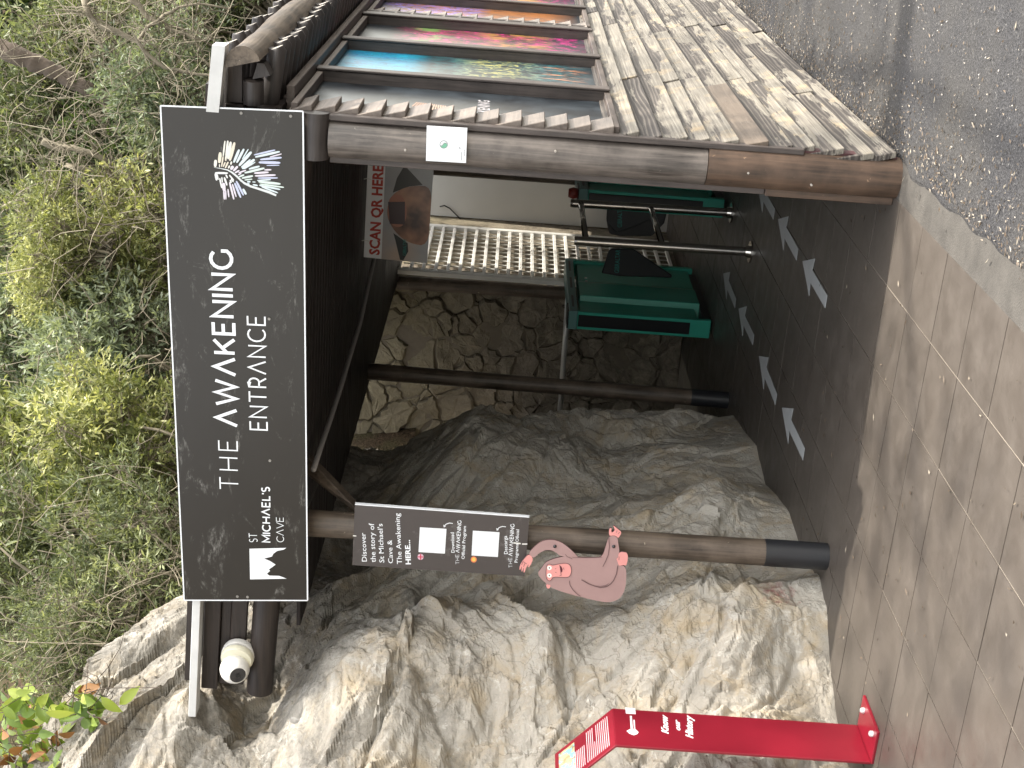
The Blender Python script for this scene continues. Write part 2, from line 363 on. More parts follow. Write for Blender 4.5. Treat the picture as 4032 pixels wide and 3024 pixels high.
# floor arrows (white stickers)
M['sticker'] = plain('white_floor_sticker', (0.44, 0.46, 0.47), 0.45, grime=0.35, scale=12)
arr = [(-2.05, 8.75, 'far white arrow on the tiles beside the corner post, furthest of the right row'), (-2.055, 7.965, 'middle white floor arrow of the right row beside the corner post'),
       (-2.065, 7.17, 'near large white floor arrow of the right row with its tail over a grout line'), (-2.90, 9.61, 'furthest white floor arrow of the left row beside the green turnstile'),
       (-2.895, 8.827, 'second furthest white floor arrow of the left row near the middle post'), (-2.89, 7.94, 'white floor arrow of the left row pointing past the middle post'),
       (-2.88, 7.12, 'nearest white floor arrow of the left row beside the rock face')]
a_me = None
for x, y, lab in arr:
    if a_me is None:
        mb = MB(); s2 = [(-0.033, 0), (0.033, 0), (0.033, 0.39), (0.10, 0.375), (0, 0.645), (-0.10, 0.375), (-0.033, 0.39)]
        mb.prism([(px_, py_-0.645, 0) for px_, py_ in s2], (0, 0, -0.0015)); o = mb.build('floor_arrow', M['sticker']); a_me = o.data
    else:
        o = bpy.data.objects.new('floor_arrow', a_me); C.objects.link(o)
    o.location = (x, y, 0.004); o.rotation_euler[2] = random.uniform(-0.03, 0.03); tag(o, lab, 'arrow', 'white arrow stickers on the floor')

# ================================================================== ROCK
def make_rock_mat(name):
    n = NB(name, 0.8, 0.3); co = n.coord(world=True)
    a = n.noise(co, 1.1, 8, 0.62, 0.8); b = n.noise(co, 4.2, 9, 0.7, 0.5); d = n.noise(co, 26, 7, 0.7); e = n.noise(co, 2.3, 9, 0.72, 1.2)
    vo = n.n('ShaderNodeTexVoronoi', feature='DISTANCE_TO_EDGE'); wv = n.n('ShaderNodeVectorMath', operation='ADD')
    nz = n.n('ShaderNodeTexNoise'); n.l(co, nz.inputs['Vector']); nz.inputs['Scale'].default_value = 5; nz.inputs['Detail'].default_value = 6
    sc_ = n.n('ShaderNodeVectorMath', operation='SCALE'); n.l(nz.outputs['Color'], sc_.inputs[0]); sc_.inputs['Scale'].default_value = 0.35
    n.l(co, wv.inputs[0]); n.l(sc_.outputs[0], wv.inputs[1]); n.l(wv.outputs[0], vo.inputs['Vector']); vo.inputs['Scale'].default_value = 4.2
    vo2 = n.n('ShaderNodeTexVoronoi', feature='DISTANCE_TO_EDGE'); n.l(wv.outputs[0], vo2.inputs['Vector']); vo2.inputs['Scale'].default_value = 15
    c = n.mix(n.ramp(a, [(0.3, 0.0), (0.62, 1.0)]), (0.28, 0.255, 0.215), (0.42, 0.398, 0.352))
    c = n.mix(n.ramp(b, [(0.47, 0.0), (0.66, 0.75)]), c, (0.35, 0.275, 0.17))
    c = n.mix(n.ramp(d, [(0.55, 0.0), (0.8, 0.4)]), c, (0.2, 0.18, 0.14))
    # dark lichen stain in patches, stronger higher up, also painting in the hollow's shade
    g = n.n('ShaderNodeNewGeometry'); sp = n.n('ShaderNodeSeparateXYZ'); n.l(g.outputs['Position'], sp.inputs[0])
    hz = n.n('ShaderNodeMapRange'); n.l(sp.outputs['Z'], hz.inputs[0]); hz.inputs[1].default_value = 0.9; hz.inputs[2].default_value = 2.6; hz.inputs[3].default_value = -0.12; hz.inputs[4].default_value = 0.14
    st = n.math('ADD', e, hz.outputs[0]); spk = n.ramp(n.noise(co, 34, 8, 0.78), [(0.36, 0.35), (0.6, 1.0)]); c = n.mix(n.math('MULTIPLY', n.ramp(st, [(0.48, 0.0), (0.64, 0.72)]), spk), c, (0.095, 0.09, 0.078)); c = n.mix(n.ramp(n.noise(co, 9, 9, 0.75, 1.0), [(0.57, 0.0), (0.62, 0.5)]), c, (0.54, 0.52, 0.475))
    cr = n.ramp(vo.outputs['Distance'], [(0.0, 0.45), (0.014, 1.0)]); cr2 = n.ramp(vo2.outputs['Distance'], [(0.0, 0.5), (0.04, 1.0)])
    msk = n.ramp(n.noise(co, 1.7, 3), [(0.48, 0.0), (0.58, 1.0)])
    crack_tone = n.math('MAXIMUM', cr, msk)  # dark crack lines, broken up by a patch mask
    c = n.mix(crack_tone, (0.12, 0.1, 0.075), c); c = n.mix(n.math('MULTIPLY', n.math('SUBTRACT', 1.0, cr2), 0.1), c, (0.12, 0.1, 0.075))
    # red spray patch painted on the rock
    vd = n.n('ShaderNodeVectorMath', operation='DISTANCE'); n.l(g.outputs['Position'], vd.inputs[0]); vd.inputs[1].default_value = tuple(onX(3035, 2385, -3.3)[k] for k in range(3))
    rd = n.math('ADD', vd.outputs['Value'], n.math('MULTIPLY', n.math('SUBTRACT', d, 0.5), 0.35)); c = n.mix(n.ramp(rd, [(0.04, 0.75), (0.12, 0.0)]), c, (0.2, 0.045, 0.045))
    n.col(c)
    h = n.math('ADD', n.math('MULTIPLY', b, 0.8), n.math('MULTIPLY', d, 0.35)); h = n.math('ADD', h, n.math('MULTIPLY', crack_tone, 0.08)); h = n.math('ADD', h, n.math('MULTIPLY', cr2, 0.06))
    h = n.math('ADD', h, n.math('MULTIPLY', n.noise(co, 90, 5, 0.7), 0.12))
    n.bump(h, 0.9, 0.028); return n.m
M['rock'] = make_rock_mat('limestone')
yy = np.r_[np.linspace(1.5, 4.0, 60, endpoint=False), np.linspace(4.0, 9.6, 620), np.linspace(9.62, 13.2, 120)]; ss = np.r_[np.linspace(-0.12, 3.9, 430), np.linspace(3.92, 6.5, 90)]
YY, S_ = np.meshgrid(yy, ss, indexing='ij'); y = YY.ravel(); s = S_.ravel()
base = np.interp(y, [1.5, 3, 4.5, 5.16, 5.36, 5.6, 5.8, 6.2, 6.6, 7.0, 7.25, 7.66, 8.0, 8.5, 8.9, 9.6, 10.4, 11.3, 13.2], [-3.7, -3.66, -3.62, -3.54, -3.43, -3.24, -3.2, -3.26, -3.25, -3.36, -3.42, -3.34, -3.42, -3.5, -3.85, -4.25, -4.6, -4.9, -5.2])
top = np.interp(y, [1.5, 4.6, 6.2, 6.8, 7.4, 8.3, 9.5, 13.2], [4.4, 4.2, 3.75, 3.35, 3.0, 2.75, 2.7, 2.7])
lk = np.interp(y, [1.5, 6.2, 7.2, 8.2, 9, 13.2], [1.0, 1.0, 0.85, 0.55, 0.45, 0.5])
zc = np.clip(s, -0.2, None); below = np.minimum(s, top); over = np.maximum(s-top, 0)
x = base-lk*(0.10*np.maximum(below, 0)+0.068*np.maximum(below, 0)**2)-over*0.9; z = below+over*0.42
P = np.c_[x*0, y, s]
wy = y+0.22*fbm(np.c_[y, s, s*0]*1.7, 4, 21); ws = s+0.22*fbm(np.c_[y, s, s*0]*1.7, 4, 31)
# strata dip: rotate domain so ledges run diagonally
ra = math.radians(-28); ua = wy*math.cos(ra)+ws*math.sin(ra); va = -wy*math.sin(ra)+ws*math.cos(ra)
wy1 = y+0.26*fbm(np.c_[y, s, s*0]*1.3, 2, 21); ws1 = s+0.26*fbm(np.c_[y, s, s*0]*1.3, 2, 31); ub = wy1*math.cos(ra)+ws1*math.sin(ra); vb = -wy1*math.sin(ra)+ws1*math.cos(ra)
f1, e1 = facets(ub, vb*1.7, 0.78, 5); f2, e2 = facets(ub+5, vb*1.35, 0.27, 9); f3, e3 = facets(ub+1, vb*1.2, 0.11, 14); f4, e4 = facets(ua*1.1+3, va, 0.042, 19)
dm = 0.15*f1+0.062*f2+0.030*f3+0.009*f4+0.12*fbm(np.c_[y, s, s*0]*0.9, 4, 2)+0.022*fbm(np.c_[ua*2.0, va*6, va*0], 5, 8, ridged=True)+0.012*fbm(np.c_[ua, va, va*0]*16, 4, 41)
dm -= 0.035*np.exp(-(e1/0.05)**2)+0.014*np.exp(-(e2/0.07)**2)
smooth_in = np.interp(y, [5.4, 6.8, 9, 9.4], [1.0, 0.5, 0.5, 1.0]); dm = dm*smooth_in
# the big pale overhanging bulge on the left and the dark hollow under the roof
def blob(y0, s0, ry, rs): return np.exp(-((y-y0)/ry)**2-((s-s0)/rs)**2)
dm += 0.16*blob(5.2, 2.0, 0.55, 0.3)-0.10*blob(5.3, 1.5, 0.7, 0.2)+0.12*blob(5.0, 0.5, 0.5, 0.4)
dm += -0.30*blob(7.6, 2.25, 0.9, 0.3)+0.16*blob(8.0, 1.6, 0.6, 0.25)+0.12*blob(6.9, 0.4, 0.5, 0.35)-0.25*blob(6.1, 2.6, 0.6, 0.25)
dm *= np.clip((s+0.1)/0.45, 0.12, 1.0)
x = x+dm*np.where(over > 0, 0.55, 1.0); z = z+np.where(over > 0, dm*0.8, 0.0)
ny_, ns_ = len(yy), len(ss); idx = np.arange(ny_*ns_).reshape(ny_, ns_)
Fq = np.stack([idx[:-1, :-1], idx[1:, :-1], idx[1:, 1:], idx[:-1, 1:]], -1).reshape(-1, 4)
rock = mesh_np('rock_face', np.c_[x, y, z], Fq, M['rock'], smooth=False)
tag(rock, 'rugged pale limestone rock face along the left side of the walkway', None, kind='structure')
RX = x.reshape(ny_, ns_); RZ = z.reshape(ny_, ns_)
def rock_at(yq, zq):                    # surface x of the rock at a height
    i = int(np.argmin(abs(yy-yq))); j = int(np.argmin(abs(RZ[i]-zq))); return RX[i, j]

# ---------------- hillside
n = NB('leafy_hill_soil', 0.95, 0.1); co = n.coord(world=True); a = n.noise(co, 3, 6); b = n.noise(co, 45, 4, 0.7)
c = n.mix(n.ramp(b, [(0.35, 0.0), (0.7, 1.0)]), (0.02, 0.015, 0.01), (0.12, 0.085, 0.055)); c = n.mix(n.ramp(a, [(0.4, 0.0), (0.7, 0.6)]), c, (0.06, 0.07, 0.03))
n.col(c).bump(b, 1.0, 0.03); M['soil'] = n.m
def hill(xx, yv):
    left = np.maximum(-4.5-xx, 0); far = np.maximum(yv-13.4, 0)
    h = 2.75+0.62*left+0.75*far+np.interp(yv, [2, 5, 6.5, 7.5], [0.9, 0.7, 0.35, 0.0]); P = np.c_[xx*0.5, yv*0.5, xx*0]
    return h+0.35*fbm(P, 4, 77)
gx = np.linspace(-24, -0.9, 120); gy = np.linspace(0, 34, 150); GX, GY = np.meshgrid(gx, gy, indexing='ij'); px_, py_ = GX.ravel(), GY.ravel()
hz = hill(px_, py_); lim = np.interp(py_, [0, 6, 8, 13], [-4.9, -4.9, -4.7, -5.4]); inside = (px_ > lim) & (py_ < 13.45)
hz = np.where(inside, np.where(px_ < -1, 2.2, 2.2), hz)
idx = np.arange(len(px_)).reshape(len(gx), len(gy)); Fq = np.stack([idx[:-1, :-1], idx[1:, :-1], idx[1:, 1:], idx[:-1, 1:]], -1).reshape(-1, 4)
keep = ~(inside[Fq].all(axis=1)); Fq = Fq[keep]
tag(mesh_np('hillside', np.c_[px_, py_, hz], Fq, M['soil'], smooth=True), 'steep brown hillside under the shrubs behind the roof', None, kind='structure')

# ================================================================== BOOTH
booth = T('wooden_booth', 'dark timber entrance booth with clapboard side wall and log roof edge', 'booth', (-2.2, 7.5, 0))
B = booth.part
WX = -1.150                                                     # outer face of the cladding
# cladding
def clap_mat():
    n = NB('peeling_weathered_board_lap_shade', 0.7, 0.3)
    co = n.coord((1, 1, 1), rnd=31.0); cg = n.coord((30, 1.3, 60), rnd=31.0)
    fg = n.n('ShaderNodeTexNoise'); n.l(cg, fg.inputs['Vector']); fg.inputs['Scale'].default_value = 1.6; fg.inputs['Detail'].default_value = 4; fg.inputs['Distortion'].default_value = 0.8
    wv = n.n('ShaderNodeTexWave', wave_type='BANDS', bands_direction='Z'); n.l(n.coord((0.3, 0.5, 7), rnd=31.0), wv.inputs['Vector']); wv.inputs['Scale'].default_value = 2.4; wv.inputs['Distortion'].default_value = 9; wv.inputs['Detail'].default_value = 2.5; wv.inputs['Detail Scale'].default_value = 0.8
    gr = n.math('MULTIPLY', wv.outputs['Fac'], fg.outputs['Fac'])
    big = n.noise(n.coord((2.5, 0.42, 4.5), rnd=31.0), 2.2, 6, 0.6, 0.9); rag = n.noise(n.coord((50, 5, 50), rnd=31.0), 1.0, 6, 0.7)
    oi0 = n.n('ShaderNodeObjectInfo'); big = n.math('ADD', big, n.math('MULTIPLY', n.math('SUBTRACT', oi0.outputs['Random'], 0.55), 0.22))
    tc_ = n.n('ShaderNodeTexCoord'); sz_ = n.n('ShaderNodeSeparateXYZ'); n.l(tc_.outputs['Object'], sz_.inputs[0]); big = n.math('ADD', big, n.math('MULTIPLY', n.math('SUBTRACT', 0.055, sz_.outputs['Z']), 1.9))  # top of each board painted darker as lap shade, besides the real peeling
    peel_lap_shade = n.math('ADD', big, n.math('MULTIPLY', n.math('SUBTRACT', rag, 0.5), 0.35)); pk = n.ramp(peel_lap_shade, [(0.49, 0.0), (0.535, 1.0)])
    pale = n.mix(n.ramp(fg.outputs['Fac'], [(0.35, 0.0), (0.65, 1.0)]), (0.125, 0.113, 0.092), (0.26, 0.24, 0.2))
    pale = n.mix(n.ramp(n.noise(co, 5, 3), [(0.55, 0.0), (0.75, 0.6)]), pale, (0.48, 0.36, 0.2))
    darkc = n.mix(n.ramp(gr, [(0.2, 0.0), (0.5, 1.0)]), (0.034, 0.029, 0.026), (0.10, 0.087, 0.075))
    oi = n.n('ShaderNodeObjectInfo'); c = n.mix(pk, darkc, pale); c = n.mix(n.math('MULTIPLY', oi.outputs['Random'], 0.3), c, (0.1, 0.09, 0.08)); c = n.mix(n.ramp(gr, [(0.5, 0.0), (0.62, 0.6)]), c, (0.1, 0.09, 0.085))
    n.col(c); n.bump(n.math('ADD', gr, n.math('MULTIPLY', pk, 0.5)), 0.35, 0.003); return n.m
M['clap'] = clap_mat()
M['clapbrown'] = wood('sound_brown_board', (0.065, 0.05, 0.038), (0.12, 0.095, 0.073), axis=1, rough=0.6, amount=0.5)
M['clapdark'] = wood('greyed_brown_board', (0.075, 0.062, 0.054), (0.16, 0.135, 0.115), axis=1, rough=0.55, amount=0.8, wear=(0.42, 0.38, 0.32))
mb = MB(); mb.box((-1.345, 5.74, 0.02), (-1.2, 13.2, 1.14)); mb.box((-1.345, 5.74, 1.14), (-1.202, 13.2, 2.5)); B(mb, 'wall_core', M['beam'])
mb = MB(); mb.box((-1.37, 5.80, 0.03), (-1.347, 13.2, 2.35)); B(mb, 'inner_wall_face', plain('grey_inner_wall', (0.28, 0.28, 0.27), 0.7))
def clapboard(y0, y1, zlo, h=0.125, t=0.026, out=0.0, mat='clap', skew=0.0):
    mb = MB(); x0 = WX+out
    top_in = 0.036
    poly = [(x0, 0), (x0-t, 0), (x0-t-top_in, h), (x0-top_in, h)]
    L = y1-y0; pts = [(px_, 0, pz) for px_, pz in poly]
    mb.prism(pts, (0, L, 0)); mb.v = [(v[0], v[1], v[2]+(skew*(v[1]/L-.5))) for v in mb.v]
    o = mb.build('clapboard', M[mat], None, bevel=0.0028); o.location = (0, y0, zlo)
    o.parent = booth.o; o.matrix_parent_inverse = Matrix.Translation(-Vector(booth.loc))
    return o
zs = [0.035, 0.125, 0.245, 0.36, 0.435, 0.545, 0.665, 0.775, 0.865, 0.972, 1.066]
for i, zl in enumerate(zs):
    y = (5.665 if zl < 0.4 else 5.682)+random.uniform(-0.012, 0.012); nxt = zs[i+1] if i < len(zs)-1 else 1.16
    while y < 13.2:
        L = random.uniform(1.3, 2.4)
        if zl == 0.545 and y < 6: L = 1.32; clapboard(y-0.006, y+L, zl, h=nxt-zl+0.03, mat='clapbrown', out=0.006)
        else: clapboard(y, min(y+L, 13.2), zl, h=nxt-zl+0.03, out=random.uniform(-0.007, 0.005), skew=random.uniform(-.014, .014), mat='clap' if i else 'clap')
        y += L+0.004
for (ya, yb) in ((5.70, 5.90), (8.58, 8.80), (11.5, 11.72)):
    for k in range(14):
        zl = 1.168+k*0.0937
        clapboard(ya+random.uniform(-0.012, 0.008), yb+random.uniform(-0.01, 0.01), zl, h=0.122 if k < 13 else 0.1, mat='clapdark', t=0.045, out=0.014)
# window surrounds and art panels
def winmat(kind):
    n = NB('printed_panel_'+kind, 0.28, 0.3); g = n.n('ShaderNodeNewGeometry'); sp = n.n('ShaderNodeSeparateXYZ'); n.l(g.outputs['Position'], sp.inputs[0])
    co = n.coord((1, 4.5, 4), world=True); a = n.noise(co, 1.3, 8, 0.62, 0.6); b = n.noise(n.coord((1, 16, 9), world=True), 1.6, 8, 0.7, 1.5); q = n.noise(n.coord((1, 9, 1.6), world=True), 2.2, 7, 0.65, 1.5)
    base_ = n.mix(n.ramp(a, [(0.35, 0.0), (0.7, 1.0)]), (0.006, 0.008, 0.011), (0.05, 0.063, 0.075))
    zt = n.n('ShaderNodeMapRange'); n.l(sp.outputs['Z'], zt.inputs[0]); zt.inputs[1].default_value = 1.17; zt.inputs[2].default_value = 2.47; zz = zt.outputs[0]
    def band(lo, hi, s_=0.06): return n.math('MULTIPLY', n.ramp(zz, [(max(0, lo-s_), 0.0), (lo+s_, 1.0)]), n.ramp(zz, [(hi-s_, 1.0), (min(1, hi+s_), 0.0)]))
    def spots(f, thr, c, bd, cin, w_=0.03, op=1.0): return n.mix(n.math('MULTIPLY', n.math('MULTIPLY', n.ramp(f, [(thr, 0.0), (thr+w_, 1.0)]), bd), op), cin, c)
    c = base_
    if kind == 'blue':
        c = spots(b, 0.36, (0.01, 0.3, 0.46), band(0.70, 0.99), c, 0.12); c = spots(q, 0.5, (0.02, 0.10, 0.35), band(0.74, 0.97), c, 0.05, 0.6)
        c = spots(b, 0.47, (0.04, 0.30, 0.34), band(0.08, 0.62, 0.1), c, 0.12, 0.55); c = spots(b, 0.53, (0.4, 0.37, 0.12), band(0.26, 0.5), c, 0.02); c = spots(q, 0.56, (0.6, 0.25, 0.12), band(0.08, 0.2), c, 0.03)
    if kind == 'pink':
        c = spots(q, 0.46, (0.26, 0.085, 0.03), band(0.2, 0.8, 0.08), c, 0.1, 0.5); c = spots(b, 0.52, (0.5, 0.02, 0.2), band(0.04, 0.8, 0.05), c, 0.05)
        c = spots(a, 0.52, (0.12, 0.26, 0.06), band(0.62, 0.82), c, 0.05, 0.8); c = spots(a, 0.5, (0.4, 0.22, 0.04), band(0.2, 0.45), c, 0.08, 0.8)
    if kind == 'orange':
        c = spots(q, 0.38, (0.28, 0.11, 0.035), band(0.1, 0.9, 0.08), c, 0.1); c = spots(b, 0.5, (0.25, 0.2, 0.6), band(0.5, 0.95, 0.05), c, 0.05)
    n.col(c); return n.m
mats = [winmat('grey'), winmat('blue'), winmat('pink'), winmat('orange'), winmat('pink'), winmat('blue'), winmat('grey')]
ZB, ZT = 1.165, 2.475
wins = [(5.72, 6.49, 0), (6.55, 7.43, 1), (7.49, 8.40, 2), (8.66, 9.45, 3), (9.51, 10.4, 4), (10.46, 11.35, 5), (11.6, 12.6, 6)]
for ya, yb, mi in wins:
    mb = MB(); mb.box((-1.2, ya, ZB), (-1.188, yb, ZT)); pan = B(mb, 'picture_panel', mats[mi])
    pan['label'] = ['dark grey picture panel with wing and lettering', 'blue picture panel with yellow specks', 'pink and orange picture panel', 'orange picture panel', 'pink picture panel', 'blue picture panel', 'grey picture panel'][mi]
    mb = MB(); mb.box((-1.2, yb-0.006, ZB), (-1.139, yb+0.018, ZT)); B(mb, 'frame_jamb', M['vtrim'], bevel=0.002)          # far jamb (faces the camera)
    mb = MB(); mb.box((-1.138, yb-0.012, ZB-0.02), (-1.126, yb+0.062, ZT+0.004)); B(mb, 'mullion', M['vtrim'], bevel=0.003)
    mb = MB(); mb.box((-1.187, ya, ZT-0.028), (-1.142, yb-0.014, ZT)); B(mb, 'frame_head', M['trimwood'], bevel=0.002)
    mb = MB(); mb.box((-1.187, ya, ZB-0.02), (-1.142, yb-0.014, ZB+0.006)); B(mb, 'frame_sill', M['trimwood'], bevel=0.002)
    if ya > 6: mb = MB(); mb.box((-1.2, ya-0.042, ZB), (-1.139, ya-0.001, ZT)); B(mb, 'frame_jamb', M['vtrim'], bevel=0.002)
mb = MB(); mb.box((-1.2, 8.44, ZB), (-1.135, 8.56, ZT)); B(mb, 'frame_board', M['vtrim'], bevel=0.003)
mb = MB(); mb.box((-1.2, 5.86, ZT+0.006), (-1.10, 13.2, ZT+0.04)); B(mb, 'head_trim', M['trimwood'], bevel=0.003)
mb = MB(); mb.box((-1.3, 5.74, ZT+0.042), (-1.17, 13.2, 2.72)); B(mb, 'upper_wall', M['beam'])
# prints on the first panel
nx_ = (1, 0, 0); XP = -1.1865
q = lambda a, b: onX(1300+a/2.011, b/2.011, XP)
mb = text_mesh('KENING', q(1262, 890), q(1262, 798), q(1180, 895), nx_, 0.02); B(mb, 'lettering', plain('pale_lettering', (0.4, 0.38, 0.4), 0.4))
mb = MB()
for k in range(14):
    a0 = q(650+k*20, 842+k*4); a1 = q(690+k*17, 808+k*3); mb.ribbon([a0+np.array([0.0004*k, 0, 0]), a1+np.array([0.0004*k, 0, 0])], 0.005, nx_)
B(mb, 'wing_print', plain('pale_orange_print', (0.6, 0.36, 0.25), 0.4))

# corner post: two half-round logs with flat boards behind
def half_log(x, y, z0, z1, r, name, mat, n=14, wob=0.0):
    mb = MB(); K = 24; V = []
    for i in range(K+1):
        zz = z0+(z1-z0)*i/K; rr = r*(1+wob*math.sin(zz*3.1)+wob*0.5*math.sin(zz*9+1))
        for k in range(n+1):
            t = math.pi*k/n; V.append((x-rr*math.cos(t), y-rr*0.92*math.sin(t), zz))
    Fs = [(i*(n+1)+k, i*(n+1)+k+1, (i+1)*(n+1)+k+1, (i+1)*(n+1)+k) for i in range(K) for k in range(n)]
    Fs += [tuple(range(n, -1, -1)), tuple(K*(n+1)+k for k in range(n+1))]
    mb.add(V, Fs); return B(mb, name, mat, smooth=True, angle=50)
cp = half_log(-1.268, 5.70, 0.785, 2.312, 0.078, 'corner_post', M['postnear'], wob=0.02); cp['label'] = 'shiny grey-brown upper corner log'
cl = half_log(-1.262, 5.70, 0.0, 0.782, 0.084, 'corner_post', M['postlow'], wob=0.015); cl['label'] = 'warm brown lower corner log'
mb = MB(); mb.box((-1.372, 5.701, 0.53), (-1.19, 5.735, 2.312)); B(mb, 'corner_board', M['vtrim'], bevel=0.003)
mb = MB(); mb.box((-1.378, 5.701, 0.0), (-1.19, 5.737, 0.527)); B(mb, 'corner_board', M['postlow'], bevel=0.003)
mb = MB(); mb.box((-1.19, 5.655, 0.40), (-1.166, 5.70, 2.44)); B(mb, 'corner_strip', M['vtrim'], bevel=0.003)
mb = MB(); mb.box((-1.189, 5.675, 0.02), (-1.172, 5.735, 0.398)); B(mb, 'corner_strip', M['maroon'], bevel=0.002)
mb = MB(); mb.tube([(-1.348, 5.665, 2.367), (-1.25, 5.662, 2.367), (-1.162, 5.665, 2.367)], [0.055, 0.053, 0.056], 18); B(mb, 'log_spacer', M['pole'], smooth=True, angle=50)
for zz, xx in ((1.4, -1.24), (2.0, -1.28), (0.62, -1.27), (0.36, -1.3)):
    mb = MB(); mb.tube([(xx, 5.632, zz), (xx, 5.619, zz)], 0.0045, 8); B(mb, 'screw', M['cut_end'])

# posts
def round_post(x0, y, x1, ztop, r, label, capz=0.29, dx=0.0):
    mb = MB(); pts = [(x0+(x1-x0)*t, y, ztop*t) for t in np.linspace(0, 1, 14)]; rr = [r*(1+0.025*math.sin(9*t)+0.02*math.sin(23*t)) for t in np.linspace(0, 1, 14)]
    p = B(mb.tube(pts, rr, 20), 'post', M['post'], smooth=True, angle=50); p['label'] = label
    if capz:
        c = MB(); c.tube([(x0, y, 0.0), (x0+(x1-x0)*capz/ztop, y, capz)], r*1.045, 22); o = c.build('post_cap', M['cap'], None, smooth=True, angle=50); _sub(o, p)
    return p
round_post(-3.048, 5.76, -3.062, 2.75, 0.060, 'round brown front post with black foot')
round_post(-3.525, 8.78, -3.50, 2.62, 0.054, 'dark round middle post with black foot', 0.25)
round_post(-3.64, 11.2, -3.66, 2.6, 0.056, 'dark round back post beside the gate', 0)
round_post(-2.56, 10.7, -2.56, 2.5, 0.05, 'dark back post behind the steel rail', 0)
# brace from the front post to the beam
mb = MB(); a0 = onY(1225, 1840, 5.95); a1 = onY(1400, 2030, 5.78); d = a1-a0
mb.prism([a0+np.array([-0.02, 0, 0.05]), a0+np.array([0.06, 0, 0.03]), a1+np.array([0.055, 0, 0.02]), a1+np.array([-0.02, 0, -0.05])], (0, 0.07, 0)); B(mb, 'brace', M['post'], bevel=0.004)
# roof: front fascia boards, half log, white flashing, roof sheet, ceiling boards
XL = -3.95
def slab(name, mat, x0, x1, zr0, zr1, y0, y1, tilt, **kw):       # board along X, tilt = rise towards the left
    mb = MB(); xr = -1.18
    def zt(x, z): return z+tilt*(xr-x)
    vs = [(x0, y0, zt(x0, zr0)), (x1, y0, zt(x1, zr0)), (x1, y1, zt(x1, zr0)), (x0, y1, zt(x0, zr0)), (x0, y0, zt(x0, zr1)), (x1, y0, zt(x1, zr1)), (x1, y1, zt(x1, zr1)), (x0, y1, zt(x0, zr1))]
    mb.add(vs, [(0, 3, 2, 1), (4, 5, 6, 7), (0, 1, 5, 4), (1, 2, 6, 5), (2, 3, 7, 6), (3, 0, 4, 7)]); return B(mb, name, mat, **kw)
slab('fascia_board', M['beam'], XL, -1.16, 2.662, 2.738, 5.70, 5.74, 0.044, bevel=0.003)
slab('fascia_board', M['beam'], XL+0.02, -1.17, 2.615, 2.66, 5.72, 5.75, 0.044, bevel=0.003)
slab('fascia_board', M['beam'], XL+0.03, -1.17, 2.54, 2.613, 5.705, 5.74, 0.044, bevel=0.003)
slab('fascia_board', M['beam'], -3.2, -1.35, 2.40, 2.538, 5.73, 5.76, 0.0, bevel=0.003)
mb = MB(); mb.tube([(XL, 5.72, 2.585), (-2.6, 5.72, 2.50), (-1.36, 5.72, 2.44)], [0.062, 0.06, 0.058], 20); B(mb, 'beam_log', M['beam'], smooth=True, angle=50)
o = slab('roof_flashing', M['white_metal'], -4.06, -1.0, 2.742, 2.778, 5.622, 5.70, 0.044, bevel=0.002)
mb = MB(); mb.prism([(-0.905, 5.52, 2.70), (-0.905, 5.60, 2.70), (-1.18, 5.67, 2.742), (-1.18, 5.60, 2.742)], (0, 0, 0.05)); B(mb, 'roof_flashing', M['white_metal'])
slab('roof_sheet', M['beam'], -3.95, -1.1, 2.79, 2.83, 5.76, 11.35, 0.044)
slab('roof_sheet', M['beam'], -2.3, -1.1, 2.79, 2.83, 11.35, 13.6, 0.044)  # unseen opening left beside this sheet, widened to let daylight onto gate and wall
ycur = 5.78; cme = None
while ycur < 13.2:                                        # ceiling planks, each its own part
    mb = MB(); xl = -3.62 if ycur < 11.3 else -2.3
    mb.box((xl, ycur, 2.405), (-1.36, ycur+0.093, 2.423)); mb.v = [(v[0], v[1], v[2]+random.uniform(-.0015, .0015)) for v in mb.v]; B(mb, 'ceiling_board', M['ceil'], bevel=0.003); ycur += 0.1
mb = MB(); mb.tube([(-3.05, 5.8, 2.46), (-3.5, 8.8, 2.48), (-3.66, 11.2, 2.47)], 0.06, 14); B(mb, 'side_beam_log', M['beam'], smooth=True, angle=50)
# rafter poles with pale cut ends, two layers, and the weathered edge log between
def pole(x0, x1, y, z0, z1, r, name):
    zm = z0+(z1-z0)*0.93; mb = MB(); mb.tube([(x0, y, z0), (x1-0.007, y, z1), (x1, y, z1+0.003)], [r, r, r*0.72], 14); mb.mi[-1] = 1; B(mb, name, [M['pole'], M['cut_end']], smooth=True, angle=50)
for k in range(56):
    yk = 5.80+0.126*k
    pole(-1.168, -0.945+random.uniform(-0.012, 0.012), yk, 2.575, 2.545, 0.040+random.uniform(-.003, .003), 'rafter_pole')
for k in range(54):
    yk = 5.74+0.142*k+random.uniform(-.01, .01)
    pole(-1.25, -0.905+random.uniform(-0.02, 0.015), yk, 2.735, 2.712, 0.03+random.uniform(-.004, .004), 'roof_pole')
mb = MB(); V = []; K = 70; nn = 14
for i in range(K+1):
    yv = 5.55+(13.3-5.55)*i/K; r = 0.068+0.003*math.sin(yv*4)+0.002*math.sin(yv*13); cz = 2.642+0.004*math.sin(yv*2)-(0.006 if 5.9 < yv < 6.02 else 0)
    for k in range(nn+1):
        t = -math.pi/2+math.pi*k/nn+0.25; V.append((-0.975+r*1.05*math.cos(t), yv, cz+r*math.sin(t)))
Fs = [(i*(nn+1)+k, (i+1)*(nn+1)+k, (i+1)*(nn+1)+k+1, i*(nn+1)+k+1) for i in range(K) for k in range(nn)]+[tuple(range(nn+1)), tuple(K*(nn+1)+k for k in range(nn, -1, -1))]
